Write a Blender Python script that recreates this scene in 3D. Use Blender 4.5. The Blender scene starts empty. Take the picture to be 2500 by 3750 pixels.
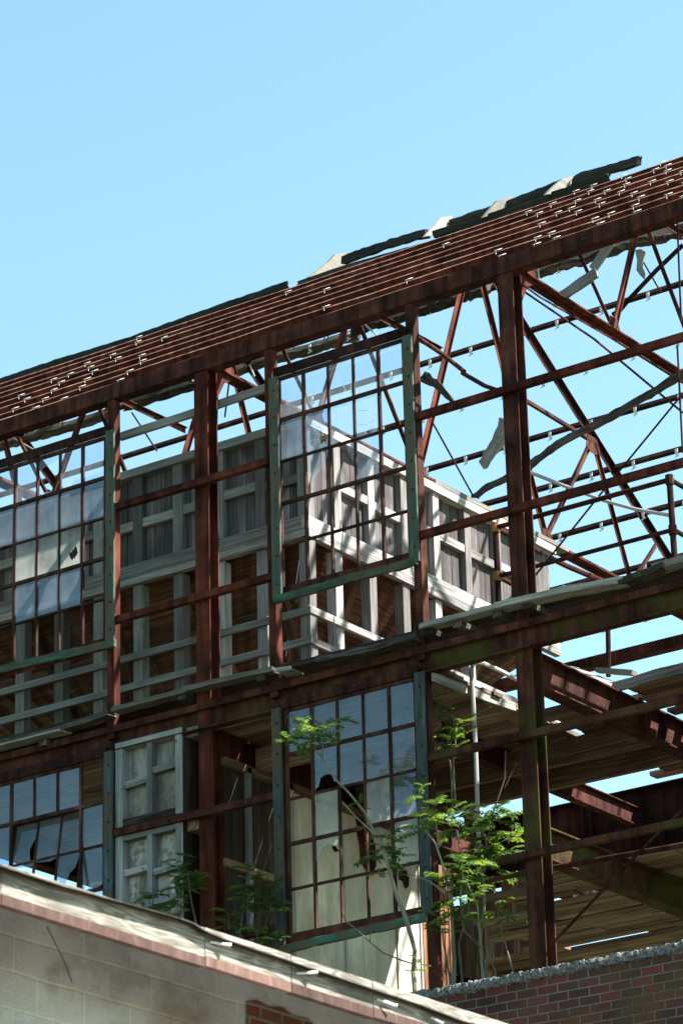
import bpy, math, random
from mathutils import Vector, Matrix, noise
random.seed(11)
SC = bpy.context.scene
COL = SC.collection
# ------------------------------------------------------------------ camera
FPX, PITCH, ROLL, YAW = 12385.0, 0.37886, -0.026586, 0.6105
CAM = Vector((21.0, -30.0, 1.7))
_cy, _sy = math.cos(YAW), math.sin(YAW)
FW = Vector((-_sy*math.cos(PITCH), _cy*math.cos(PITCH), math.sin(PITCH)))
_r = Vector((_cy, _sy, 0)); _u = _r.cross(FW)
RT = math.cos(ROLL)*_r + math.sin(ROLL)*_u
UP = -math.sin(ROLL)*_r + math.cos(ROLL)*_u
cd = bpy.data.cameras.new('camera'); cam = bpy.data.objects.new('camera', cd); COL.objects.link(cam)
m = Matrix((RT, UP, -FW)).transposed().to_4x4(); m.translation = CAM
cam.matrix_world = m
cd.sensor_fit = 'HORIZONTAL'; cd.sensor_width = 36.0; cd.lens = FPX/2500*36
cd.clip_start = 0.5; cd.clip_end = 3000
cd.dof.use_dof = True; cd.dof.focus_distance = 38.0; cd.dof.aperture_fstop = 9.0
SC.camera = cam
# ------------------------------------------------------------------ sky and sun
SUN_AZ = math.radians(33)      # direction to the sun, from +x towards +y
SUN_EL = math.radians(48)
w = bpy.data.worlds.new('World'); SC.world = w; w.use_nodes = True
nt = w.node_tree; bg = nt.nodes['Background']
sky = nt.nodes.new('ShaderNodeTexSky'); sky.sky_type = 'NISHITA'; sky.sun_disc = False
sky.sun_elevation = SUN_EL; sky.sun_rotation = math.pi/2 - SUN_AZ
sky.air_density = 1.0; sky.dust_density = 0.4; sky.ozone_density = 1.6
tn = nt.nodes.new('ShaderNodeMix'); tn.data_type = 'RGBA'; tn.blend_type = 'MULTIPLY'; tn.inputs[0].default_value = 1.0
tn.inputs[7].default_value = (1.02, 1.16, 0.94, 1)      # clear cyan summer sky
nt.links.new(sky.outputs[0], tn.inputs[6]); nt.links.new(tn.outputs[2], bg.inputs[0]); bg.inputs[1].default_value = 0.07
sd = bpy.data.lights.new('sun', 'SUN'); sd.energy = 5.0; sd.angle = math.radians(0.53); sd.color = (1.0, 0.965, 0.90)
sun = bpy.data.objects.new('sun', sd); COL.objects.link(sun)
SD = Vector((math.cos(SUN_EL)*math.cos(SUN_AZ), math.cos(SUN_EL)*math.sin(SUN_AZ), math.sin(SUN_EL)))
sun.rotation_euler = SD.to_track_quat('Z', 'Y').to_euler(); sun.location = (20, 20, 60)
vs = SC.view_settings; vs.view_transform = 'Standard'; vs.look = 'None'; vs.exposure = 2.2; vs.gamma = 1.0

# ------------------------------------------------------------------ photo pixel -> point on a known plane of the building
def ray(a, b): return FW + RT*((a-1250)/FPX) - UP*((b-1875)/FPX)
def PY(p, Y=0.0):
    d = ray(*p); return CAM + d*((Y-CAM.y)/d.y)
def PX(p, X):
    d = ray(*p); return CAM + d*((X-CAM.x)/d.x)
def crop(ox, oy, s): return lambda a, b: (ox+a*s, oy+b*s)
c1 = crop(0, 1250, .5421); c2 = crop(800, 850, .574); c3 = crop(1600, 500, .574); c4 = crop(1500, 1250, .6378)
c5 = crop(800, 1600, .574); c6 = crop(0, 1950, .574); c7 = crop(0, 2650, .574); c8 = crop(800, 2450, .574)
d1 = crop(1500, 2150, .6378); d2 = crop(1500, 2850, .6378); d3 = crop(0, 3050, .6378); d4 = crop(700, 3150, .6378)
V = Vector
U = V((0, 0, 1))

# ------------------------------------------------------------------ materials
def mat(name):
    mt = bpy.data.materials.new(name); mt.use_nodes = True
    n = mt.node_tree.nodes; l = mt.node_tree.links
    b = n['Principled BSDF']; b.inputs['Specular IOR Level'].default_value = 0.25
    return mt, n, l, b
def node(n, t, **k):
    x = n.new(t)
    for a, v in k.items():
        if a in x.bl_rna.properties: setattr(x, a, v)
        else: x.inputs[a].default_value = v
    return x
def ramp(n, pts):
    r = n.new('ShaderNodeValToRGB'); e = r.color_ramp.elements
    while len(e) < len(pts): e.new(0.5)
    for x, (p, c) in zip(e, pts): x.position = p; x.color = (*c, 1) if len(c) == 3 else c
    return r
def mixc(n, l, fac, a, b, mode='MIX'):
    x = n.new('ShaderNodeMix'); x.data_type = 'RGBA'; x.blend_type = mode
    for s, v in ((0, fac), (6, a), (7, b)):
        if hasattr(v, 'is_output'): l.new(v, x.inputs[s])
        else: x.inputs[s].default_value = v if s == 0 else (*v, 1)
    return x.outputs[2]
def bump(n, l, b, h, st, dist=0.01):
    x = n.new('ShaderNodeBump'); x.inputs['Strength'].default_value = st; x.inputs['Distance'].default_value = dist
    l.new(h, x.inputs['Height']); l.new(x.outputs[0], b.inputs['Normal'])
def rnd_attr(n):
    a = n.new('ShaderNodeAttribute'); a.attribute_name = 'rnd'; return a.outputs['Fac']
def coord(n, l, kind, scale):
    t = n.new('ShaderNodeTexCoord'); mp = n.new('ShaderNodeMapping'); mp.inputs['Scale'].default_value = scale
    l.new(t.outputs[kind], mp.inputs[0]); return mp.outputs[0]

def rust(name, dark, mid, hi, moss=0.0, flake=(0.11, 0.052, 0.036), flake_amt=0.64):
    mt, n, l, b = mat(name)
    o = coord(n, l, 'Object', (1, 1, 1))
    a = node(n, 'ShaderNodeTexNoise', Scale=1.6, Detail=8.0, Roughness=0.65); l.new(o, a.inputs['Vector'])
    rp = ramp(n, [(0.32, dark), (0.5, mid), (0.72, hi)]); l.new(a.outputs[0], rp.inputs[0])
    f = node(n, 'ShaderNodeTexNoise', Scale=26.0, Detail=5.0, Roughness=0.7); l.new(o, f.inputs['Vector'])
    fr = ramp(n, [(flake_amt-0.04, (0, 0, 0)), (flake_amt+0.05, (1, 1, 1))]); l.new(f.outputs[0], fr.inputs[0])
    c = mixc(n, l, fr.outputs[0], rp.outputs[0], flake)
    st = node(n, 'ShaderNodeTexNoise', Scale=1.0, Detail=4.0); l.new(coord(n, l, 'Object', (9, 9, 0.8)), st.inputs['Vector'])
    sr = ramp(n, [(0.36, (0.4, 0.4, 0.42)), (0.62, (1.15, 1.12, 1.1))]); l.new(st.outputs[0], sr.inputs[0])
    c = mixc(n, l, 0.9, c, sr.outputs[0], 'MULTIPLY')
    if moss:
        g = node(n, 'ShaderNodeTexNoise', Scale=1.3, Detail=6.0); l.new(o, g.inputs['Vector'])
        gr = ramp(n, [(0.62-moss*0.25, (0, 0, 0)), (0.74-moss*0.2, (0.8, 0.8, 0.8))]); l.new(g.outputs[0], gr.inputs[0])
        c = mixc(n, l, gr.outputs[0], c, (0.046, 0.045, 0.011))
    l.new(c, b.inputs['Base Color']); b.inputs['Roughness'].default_value = 0.85; b.inputs['Specular IOR Level'].default_value = 0.06
    bump(n, l, b, f.outputs[0], 0.5, 0.012)
    return mt

def wood(name, lo, mid, hi, *a, **k):
    d = k.pop('dim', 0.74)
    return _wood(name, *[tuple(x*d for x in c) for c in (lo, mid, hi)], *a, **k)
def _wood(name, lo, mid, hi, moss=0.0, gs=(1.3, 34.0), stain=None, mosscol=(0.10, 0.105, 0.045), rough=0.85):
    mt, n, l, b = mat(name)
    uv = n.new('ShaderNodeUVMap').outputs[0]
    mp = n.new('ShaderNodeMapping'); mp.inputs['Scale'].default_value = (gs[0], gs[1], 1); l.new(uv, mp.inputs[0])
    g = node(n, 'ShaderNodeTexNoise', Scale=1.0, Detail=6.0, Roughness=0.6, Distortion=0.6); l.new(mp.outputs[0], g.inputs['Vector'])
    rp = ramp(n, [(0.3, lo), (0.52, mid), (0.72, hi)]); l.new(g.outputs[0], rp.inputs[0])
    o = coord(n, l, 'Object', (1, 1, 1))
    big = node(n, 'ShaderNodeTexNoise', Scale=1.4, Detail=5.0); l.new(o, big.inputs['Vector'])
    br = ramp(n, [(0.3, (0.6, 0.6, 0.6)), (0.7, (1.15, 1.15, 1.15))]); l.new(big.outputs[0], br.inputs[0])
    c = mixc(n, l, 0.8, rp.outputs[0], br.outputs[0], 'MULTIPLY')
    vr = ramp(n, [(0.0, (0.46, 0.44, 0.42)), (0.5, (0.92, 0.92, 0.92)), (1.0, (1.32, 1.31, 1.28))]); l.new(rnd_attr(n), vr.inputs[0])
    c = mixc(n, l, 1.0, c, vr.outputs[0], 'MULTIPLY')
    if stain:
        s = node(n, 'ShaderNodeTexNoise', Scale=2.4, Detail=7.0, Roughness=0.65); l.new(coord(n, l, 'Object', (1, 1, 0.45)), s.inputs['Vector'])
        sr = ramp(n, [(0.46, (0, 0, 0)), (0.64, (0.85, 0.85, 0.85))]); l.new(s.outputs[0], sr.inputs[0])
        c = mixc(n, l, sr.outputs[0], c, stain)
    if moss:
        s = node(n, 'ShaderNodeTexNoise', Scale=7.0, Detail=6.0, Roughness=0.7); l.new(o, s.inputs['Vector'])
        sr = ramp(n, [(0.66-moss*0.3, (0, 0, 0)), (0.74-moss*0.25, (0.8, 0.8, 0.8))]); l.new(s.outputs[0], sr.inputs[0])
        c = mixc(n, l, sr.outputs[0], c, mosscol)
    l.new(c, b.inputs['Base Color']); b.inputs['Roughness'].default_value = rough; b.inputs['Specular IOR Level'].default_value = 0.12
    bump(n, l, b, g.outputs[0], 0.55, 0.012)
    return mt

M = {}
M['rust'] = rust('rusted_steel', (0.014, 0.0065, 0.0055), (0.047, 0.0165, 0.0125), (0.115, 0.040, 0.026))
M['rust_red'] = rust('red_rusted_steel', (0.022, 0.0075, 0.006), (0.074, 0.0195, 0.0125), (0.145, 0.042, 0.025), flake=(0.035, 0.015, 0.012))
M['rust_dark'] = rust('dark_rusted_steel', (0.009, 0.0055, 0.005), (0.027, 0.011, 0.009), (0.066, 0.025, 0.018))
M['rust_moss'] = rust('mossy_rusted_steel', (0.015, 0.007, 0.0055), (0.048, 0.0175, 0.013), (0.10, 0.036, 0.024), moss=0.55)
M['rust_top'] = rust('sunlit_lip_rust', (0.13, 0.06, 0.045), (0.22, 0.115, 0.09), (0.34, 0.21, 0.17))  # lighter rust for the purlin lips, sunlight put into the colour
M['muntin'] = rust('rusted_sash_bar', (0.022, 0.012, 0.010), (0.045, 0.021, 0.017), (0.11, 0.05, 0.036))
M['zinc'] = mat('zinc_clip')[0]
_b = M['zinc'].node_tree.nodes['Principled BSDF']; _b.inputs['Base Color'].default_value = (0.62, 0.62, 0.6, 1); _b.inputs['Roughness'].default_value = 0.55
M['grey'] = wood('grey_weathered_lit_timber', (0.13, 0.120, 0.118), (0.285, 0.268, 0.262), (0.46, 0.445, 0.44), dim=0.92)  # tone raised for the hopper's sunlit side, light is in the colour
M['siding'] = wood('grey_weathered_siding', (0.065, 0.056, 0.060), (0.165, 0.145, 0.152), (0.33, 0.30, 0.305), gs=(1.0, 40.0), stain=(0.045, 0.038, 0.037))
M['pale'] = wood('pale_green_timber', (0.12, 0.120, 0.112), (0.215, 0.215, 0.20), (0.31, 0.31, 0.295), moss=0.25)
M['brown'] = wood('brown_funnel_board', (0.05, 0.024, 0.015), (0.13, 0.066, 0.041), (0.25, 0.14, 0.09), dim=0.85)
M['darkwood'] = wood('dark_old_board', (0.022, 0.017, 0.014), (0.055, 0.042, 0.034), (0.11, 0.085, 0.066))
M['deckwood'] = wood('brown_deck_board', (0.085, 0.050, 0.034), (0.22, 0.137, 0.098), (0.40, 0.32, 0.265), dim=0.8)
M['rotten'] = wood('rotten_timber', (0.022, 0.019, 0.016), (0.07, 0.061, 0.052), (0.17, 0.15, 0.13), moss=0.15, gs=(2.5, 22.0))
M['ledge'] = wood('lichened_board', (0.13, 0.122, 0.11), (0.29, 0.275, 0.255), (0.44, 0.42, 0.39), moss=0.25)
M['ridge'] = wood('black_green_ridge_board', (0.016, 0.016, 0.013), (0.038, 0.038, 0.032), (0.085, 0.083, 0.07), moss=0.2, mosscol=(0.035, 0.042, 0.022))
M['wedge'] = wood('bleached_wood', (0.24, 0.225, 0.20), (0.42, 0.40, 0.365), (0.52, 0.50, 0.465), stain=(0.16, 0.15, 0.13))
M['white'] = wood('whitewashed_sheet', (0.46, 0.445, 0.41), (0.60, 0.59, 0.56), (0.68, 0.675, 0.65), gs=(0.8, 5.0), stain=(0.33, 0.285, 0.20))
M['panel'] = wood('grimy_whitewashed_board', (0.13, 0.125, 0.122), (0.44, 0.43, 0.42), (0.60, 0.59, 0.58), gs=(1.2, 7.0), stain=(0.075, 0.058, 0.042), moss=0.5, mosscol=(0.12, 0.085, 0.055))
M['panelframe'] = wood('grey_painted_batten', (0.16, 0.165, 0.17), (0.27, 0.28, 0.285), (0.38, 0.39, 0.395), moss=0.18, mosscol=(0.06, 0.055, 0.045))
M['green'] = wood('worn_green_paint', (0.06, 0.05, 0.038), (0.050, 0.105, 0.086), (0.11, 0.185, 0.155), gs=(2.0, 24.0), stain=(0.085, 0.058, 0.035), moss=0.55, mosscol=(0.085, 0.055, 0.036))
M['teal'] = wood('worn_teal_paint', (0.06, 0.055, 0.048), (0.065, 0.118, 0.125), (0.14, 0.21, 0.212), gs=(2.0, 24.0), stain=(0.065, 0.048, 0.03), moss=0.5, mosscol=(0.075, 0.055, 0.04))
M['sillgreen'] = wood('peeling_green_sill', (0.07, 0.075, 0.05), (0.06, 0.15, 0.115), (0.11, 0.25, 0.19), gs=(3.0, 18.0), stain=(0.10, 0.06, 0.038), moss=0.5, mosscol=(0.07, 0.045, 0.03))
M['corrug'] = rust('sunlit_brown_siding', (0.10, 0.045, 0.025), (0.20, 0.10, 0.055), (0.30, 0.16, 0.09))

def fascia_mat():
    mt, n, l, b = mat('weathered_fascia_wood')
    uv = n.new('ShaderNodeUVMap').outputs[0]
    mp = n.new('ShaderNodeMapping'); mp.inputs['Scale'].default_value = (1.6, 15.0, 1); l.new(uv, mp.inputs[0])
    wv = node(n, 'ShaderNodeTexNoise', Scale=0.9, Detail=2.5, Distortion=0.8); l.new(mp.outputs[0], wv.inputs['Vector'])
    mul = node(n, 'ShaderNodeMath', operation='MULTIPLY'); mul.inputs[1].default_value = 8.0; l.new(wv.outputs[0], mul.inputs[0])
    fr = node(n, 'ShaderNodeMath', operation='PINGPONG'); fr.inputs[1].default_value = 0.5; l.new(mul.outputs[0], fr.inputs[0])
    rp = ramp(n, [(0.0, (0.15, 0.135, 0.11)), (0.22, (0.23, 0.208, 0.175)), (0.5, (0.36, 0.34, 0.30))]); l.new(fr.outputs[0], rp.inputs[0])
    fine = node(n, 'ShaderNodeTexNoise', Scale=1.0, Detail=5.0)
    mp2 = n.new('ShaderNodeMapping'); mp2.inputs['Scale'].default_value = (3, 90, 1); l.new(uv, mp2.inputs[0]); l.new(mp2.outputs[0], fine.inputs['Vector'])
    f2 = ramp(n, [(0.32, (0.4, 0.39, 0.37)), (0.6, (1.05, 1.05, 1.05))]); l.new(fine.outputs[0], f2.inputs[0])
    c = mixc(n, l, 0.8, rp.outputs[0], f2.outputs[0], 'MULTIPLY')
    st = node(n, 'ShaderNodeTexNoise', Scale=1.5, Detail=6.0); l.new(coord(n, l, 'Object', (1, 1, 2)), st.inputs['Vector'])
    sr = ramp(n, [(0.46, (0, 0, 0)), (0.62, (0.8, 0.8, 0.8))]); l.new(st.outputs[0], sr.inputs[0])
    c = mixc(n, l, sr.outputs[0], c, (0.085, 0.075, 0.062))
    l.new(c, b.inputs['Base Color']); b.inputs['Roughness'].default_value = 0.85; b.inputs['Specular IOR Level'].default_value = 0.1
    bump(n, l, b, fine.outputs[0], 0.4, 0.005)
    return mt
M['fascia'] = fascia_mat()
M['redtrim'] = wood('faded_red_trim', (0.11, 0.065, 0.054), (0.165, 0.095, 0.079), (0.25, 0.165, 0.14), gs=(14.0, 5.0), rough=0.8)
M['shingle'] = wood('felt_shingle_edge', (0.05, 0.042, 0.034), (0.11, 0.092, 0.076), (0.20, 0.17, 0.14), gs=(9.0, 60.0), dim=0.5)

def masonry(name, bw, bh, mort, ca, cb, cm, stain=None, rough_b=0.6, offs=0.5):
    mt, n, l, b = mat(name)
    uv = n.new('ShaderNodeUVMap').outputs[0]
    wob = node(n, 'ShaderNodeTexNoise', Scale=3.0, Detail=2.0); l.new(uv, wob.inputs['Vector'])
    ad = n.new('ShaderNodeVectorMath'); ad.operation = 'MULTIPLY_ADD'; l.new(wob.outputs['Color'], ad.inputs[0]); ad.inputs[1].default_value = (bh*0.12,)*3; l.new(uv, ad.inputs[2])
    br = n.new('ShaderNodeTexBrick'); br.offset = offs
    for k, v in (('Scale', 1.0), ('Brick Width', bw), ('Row Height', bh), ('Mortar Size', mort), ('Mortar Smooth', 0.25), ('Bias', 0.0)): br.inputs[k].default_value = v
    br.inputs['Color1'].default_value = (*ca, 1); br.inputs['Color2'].default_value = (*cb, 1); br.inputs['Mortar'].default_value = (*cm, 1)
    l.new(ad.outputs[0], br.inputs['Vector'])
    o = coord(n, l, 'Object', (1, 1, 1))
    g = node(n, 'ShaderNodeTexNoise', Scale=60.0, Detail=4.0, Roughness=0.7); l.new(o, g.inputs['Vector'])
    gr = ramp(n, [(0.3, (0.62, 0.62, 0.62)), (0.66, (1.15, 1.15, 1.15))]); l.new(g.outputs[0], gr.inputs[0])
    c = mixc(n, l, rough_b, br.outputs[0], gr.outputs[0], 'MULTIPLY')
    big = node(n, 'ShaderNodeTexNoise', Scale=1.1, Detail=6.0, Roughness=0.6); l.new(o, big.inputs['Vector'])
    bgr = ramp(n, [(0.34, (0.6, 0.58, 0.56)), (0.62, (1.1, 1.1, 1.1))]); l.new(big.outputs[0], bgr.inputs[0])
    c = mixc(n, l, 0.7, c, bgr.outputs[0], 'MULTIPLY')
    if stain:
        s = node(n, 'ShaderNodeTexNoise', Scale=1.3, Detail=7.0, Roughness=0.65); l.new(coord(n, l, 'Object', (1, 1, 1.6)), s.inputs['Vector'])
        sr = ramp(n, [(0.5, (0, 0, 0)), (0.66, (0.75, 0.75, 0.75))]); l.new(s.outputs[0], sr.inputs[0])
        c = mixc(n, l, sr.outputs[0], c, stain)
    l.new(c, b.inputs['Base Color']); b.inputs['Roughness'].default_value = 0.9; b.inputs['Specular IOR Level'].default_value = 0.1
    inv = node(n, 'ShaderNodeMath', operation='SUBTRACT'); inv.inputs[0].default_value = 1.0; l.new(br.outputs['Fac'], inv.inputs[1])
    mm = node(n, 'ShaderNodeMath', operation='MULTIPLY_ADD'); l.new(g.outputs[0], mm.inputs[0]); mm.inputs[1].default_value = 0.35; l.new(inv.outputs[0], mm.inputs[2])
    bump(n, l, b, mm.outputs[0], 0.8, 0.012)
    return mt
M['brick'] = masonry('red_brickwork', 0.235, 0.088, 0.008, (0.125, 0.036, 0.032), (0.05, 0.027, 0.028), (0.14, 0.128, 0.12), stain=(0.06, 0.047, 0.024))
M['block'] = masonry('grey_blockwork', 0.40, 0.20, 0.009, (0.50, 0.495, 0.48), (0.41, 0.41, 0.40), (0.55, 0.52, 0.455), stain=(0.19, 0.155, 0.11))
M['pier'] = masonry('orange_brickwork', 0.215, 0.078, 0.010, (0.20, 0.06, 0.032), (0.11, 0.042, 0.032), (0.24, 0.20, 0.165), stain=(0.07, 0.058, 0.048))

def stone_mat():
    mt, n, l, b = mat('rough_coping_stone')
    o = coord(n, l, 'Object', (1, 1, 1))
    g = node(n, 'ShaderNodeTexNoise', Scale=34.0, Detail=5.0, Roughness=0.7); l.new(o, g.inputs['Vector'])
    rp = ramp(n, [(0.34, (0.03, 0.03, 0.031)), (0.5, (0.12, 0.122, 0.125)), (0.68, (0.27, 0.27, 0.262))]); l.new(g.outputs[0], rp.inputs[0])
    l.new(rp.outputs[0], b.inputs['Base Color']); b.inputs['Roughness'].default_value = 0.95
    bump(n, l, b, g.outputs[0], 1.0, 0.03); return mt
M['stone'] = stone_mat()

def glass_mat(name, dust, tint, gloss, dcol=(0.50, 0.57, 0.64)):
    mt, n, l, b = mat(name); n.remove(b); out = n['Material Output']
    tr = n.new('ShaderNodeBsdfTransparent'); tr.inputs[0].default_value = (*tint, 1)
    gl = n.new('ShaderNodeBsdfGlossy'); gl.inputs['Roughness'].default_value = 0.04; gl.inputs[0].default_value = (0.66, 0.82, 1, 1)
    lw = node(n, 'ShaderNodeLayerWeight', Blend=0.25)
    ml = node(n, 'ShaderNodeMath', operation='MULTIPLY_ADD'); l.new(lw.outputs['Fresnel'], ml.inputs[0]); ml.inputs[1].default_value = 0.35; ml.inputs[2].default_value = gloss
    mx = n.new('ShaderNodeMixShader'); l.new(ml.outputs[0], mx.inputs[0]); l.new(tr.outputs[0], mx.inputs[1]); l.new(gl.outputs[0], mx.inputs[2])
    df = n.new('ShaderNodeBsdfDiffuse'); tl = n.new('ShaderNodeBsdfTranslucent')
    md = n.new('ShaderNodeMixShader'); md.inputs[0].default_value = 0.45; l.new(df.outputs[0], md.inputs[1]); l.new(tl.outputs[0], md.inputs[2])
    for x in (df, tl): x.inputs[0].default_value = (*dcol, 1)
    ns = node(n, 'ShaderNodeTexNoise', Scale=1.0, Detail=5.0, Roughness=0.6); l.new(coord(n, l, 'Object', (5, 5, 1.2)), ns.inputs['Vector'])
    ns2 = node(n, 'ShaderNodeTexNoise', Scale=2.6, Detail=3.0); l.new(coord(n, l, 'Object', (1, 1, 1.5)), ns2.inputs['Vector'])
    ad = node(n, 'ShaderNodeMath', operation='ADD'); l.new(ns.outputs[0], ad.inputs[0]); l.new(ns2.outputs[0], ad.inputs[1])
    # dirt gathers along the lower edge of each pane
    uv = n.new('ShaderNodeUVMap'); sp = n.new('ShaderNodeSeparateXYZ'); l.new(uv.outputs[0], sp.inputs[0])
    er = ramp(n, [(0.0, (1, 1, 1)), (0.35, (0.25, 0.25, 0.25)), (1.0, (0, 0, 0))]); l.new(sp.outputs[1], er.inputs[0])
    ad2 = node(n, 'ShaderNodeMath', operation='MULTIPLY_ADD'); l.new(er.outputs[0], ad2.inputs[0]); ad2.inputs[1].default_value = 0.35; l.new(ad.outputs[0], ad2.inputs[2])
    rp = ramp(n, [(0.35, (dust*0.35,)*3), (0.75, (min(1, dust*1.5),)*3)])
    hv = node(n, 'ShaderNodeMath', operation='MULTIPLY'); hv.inputs[1].default_value = 0.5; l.new(ad2.outputs[0], hv.inputs[0]); l.new(hv.outputs[0], rp.inputs[0])
    mo = n.new('ShaderNodeMixShader'); l.new(rp.outputs[0], mo.inputs[0]); l.new(mx.outputs[0], mo.inputs[1]); l.new(md.outputs[0], mo.inputs[2])
    l.new(mo.outputs[0], out.inputs[0]); return mt
M['glass'] = glass_mat('dusty_window_glass', 0.17, (0.90, 0.94, 0.97), 0.04)
M['glass_blue'] = glass_mat('sky_tinted_window_glass', 0.17, (0.46, 0.63, 0.88), 0.075)  # blue tint carries the reflected sky in the colour
M['glass_pale'] = glass_mat('frosted_window_glass', 0.62, (0.80, 0.82, 0.74), 0.03, (0.40, 0.41, 0.385))

def leaf_mat(name, ca, cb):
    mt, n, l, b = mat(name)
    rp = ramp(n, [(0.0, ca), (1.0, cb)]); l.new(rnd_attr(n), rp.inputs[0])
    l.new(rp.outputs[0], b.inputs['Base Color']); b.inputs['Roughness'].default_value = 0.5
    tl = n.new('ShaderNodeBsdfTranslucent'); mu = mixc(n, l, 1.0, rp.outputs[0], (2.2, 2.1, 0.9), 'MULTIPLY'); l.new(mu, tl.inputs[0])
    mx = n.new('ShaderNodeMixShader'); mx.inputs[0].default_value = 0.42
    l.new(b.outputs[0], mx.inputs[1]); l.new(tl.outputs[0], mx.inputs[2]); l.new(mx.outputs[0], n['Material Output'].inputs[0]); return mt
M['leaf'] = leaf_mat('compound_leaf', (0.018, 0.048, 0.018), (0.082, 0.128, 0.03))
M['grass'] = leaf_mat('grass_blade', (0.05, 0.09, 0.02), (0.13, 0.15, 0.05))
M['stem'] = wood('grey_green_stem', (0.13, 0.12, 0.085), (0.22, 0.205, 0.15), (0.33, 0.31, 0.25), gs=(3, 20))
M['galv'] = mat('galvanised_conduit')[0]
_b = M['galv'].node_tree.nodes['Principled BSDF']; _b.inputs['Base Color'].default_value = (0.30, 0.29, 0.28, 1); _b.inputs['Roughness'].default_value = 0.6
M['nail'] = mat('galvanised_nail')[0]
_b = M['nail'].node_tree.nodes['Principled BSDF']; _b.inputs['Base Color'].default_value = (0.55, 0.55, 0.54, 1); _b.inputs['Metallic'].default_value = 0.7; _b.inputs['Roughness'].default_value = 0.4
M['fitting'] = rust('orange_pipe_fitting', (0.20, 0.08, 0.03), (0.33, 0.15, 0.06), (0.42, 0.24, 0.10))
def ground_mat():
    mt, n, l, b = mat('gravel_yard')
    g = node(n, 'ShaderNodeTexNoise', Scale=0.6, Detail=8.0); l.new(coord(n, l, 'Object', (1, 1, 1)), g.inputs['Vector'])
    rp = ramp(n, [(0.35, (0.035, 0.05, 0.02)), (0.65, (0.085, 0.09, 0.05))]); l.new(g.outputs[0], rp.inputs[0]); l.new(rp.outputs[0], b.inputs['Base Color'])
    b.inputs['Roughness'].default_value = 0.95; return mt
M['ground'] = ground_mat()

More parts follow.
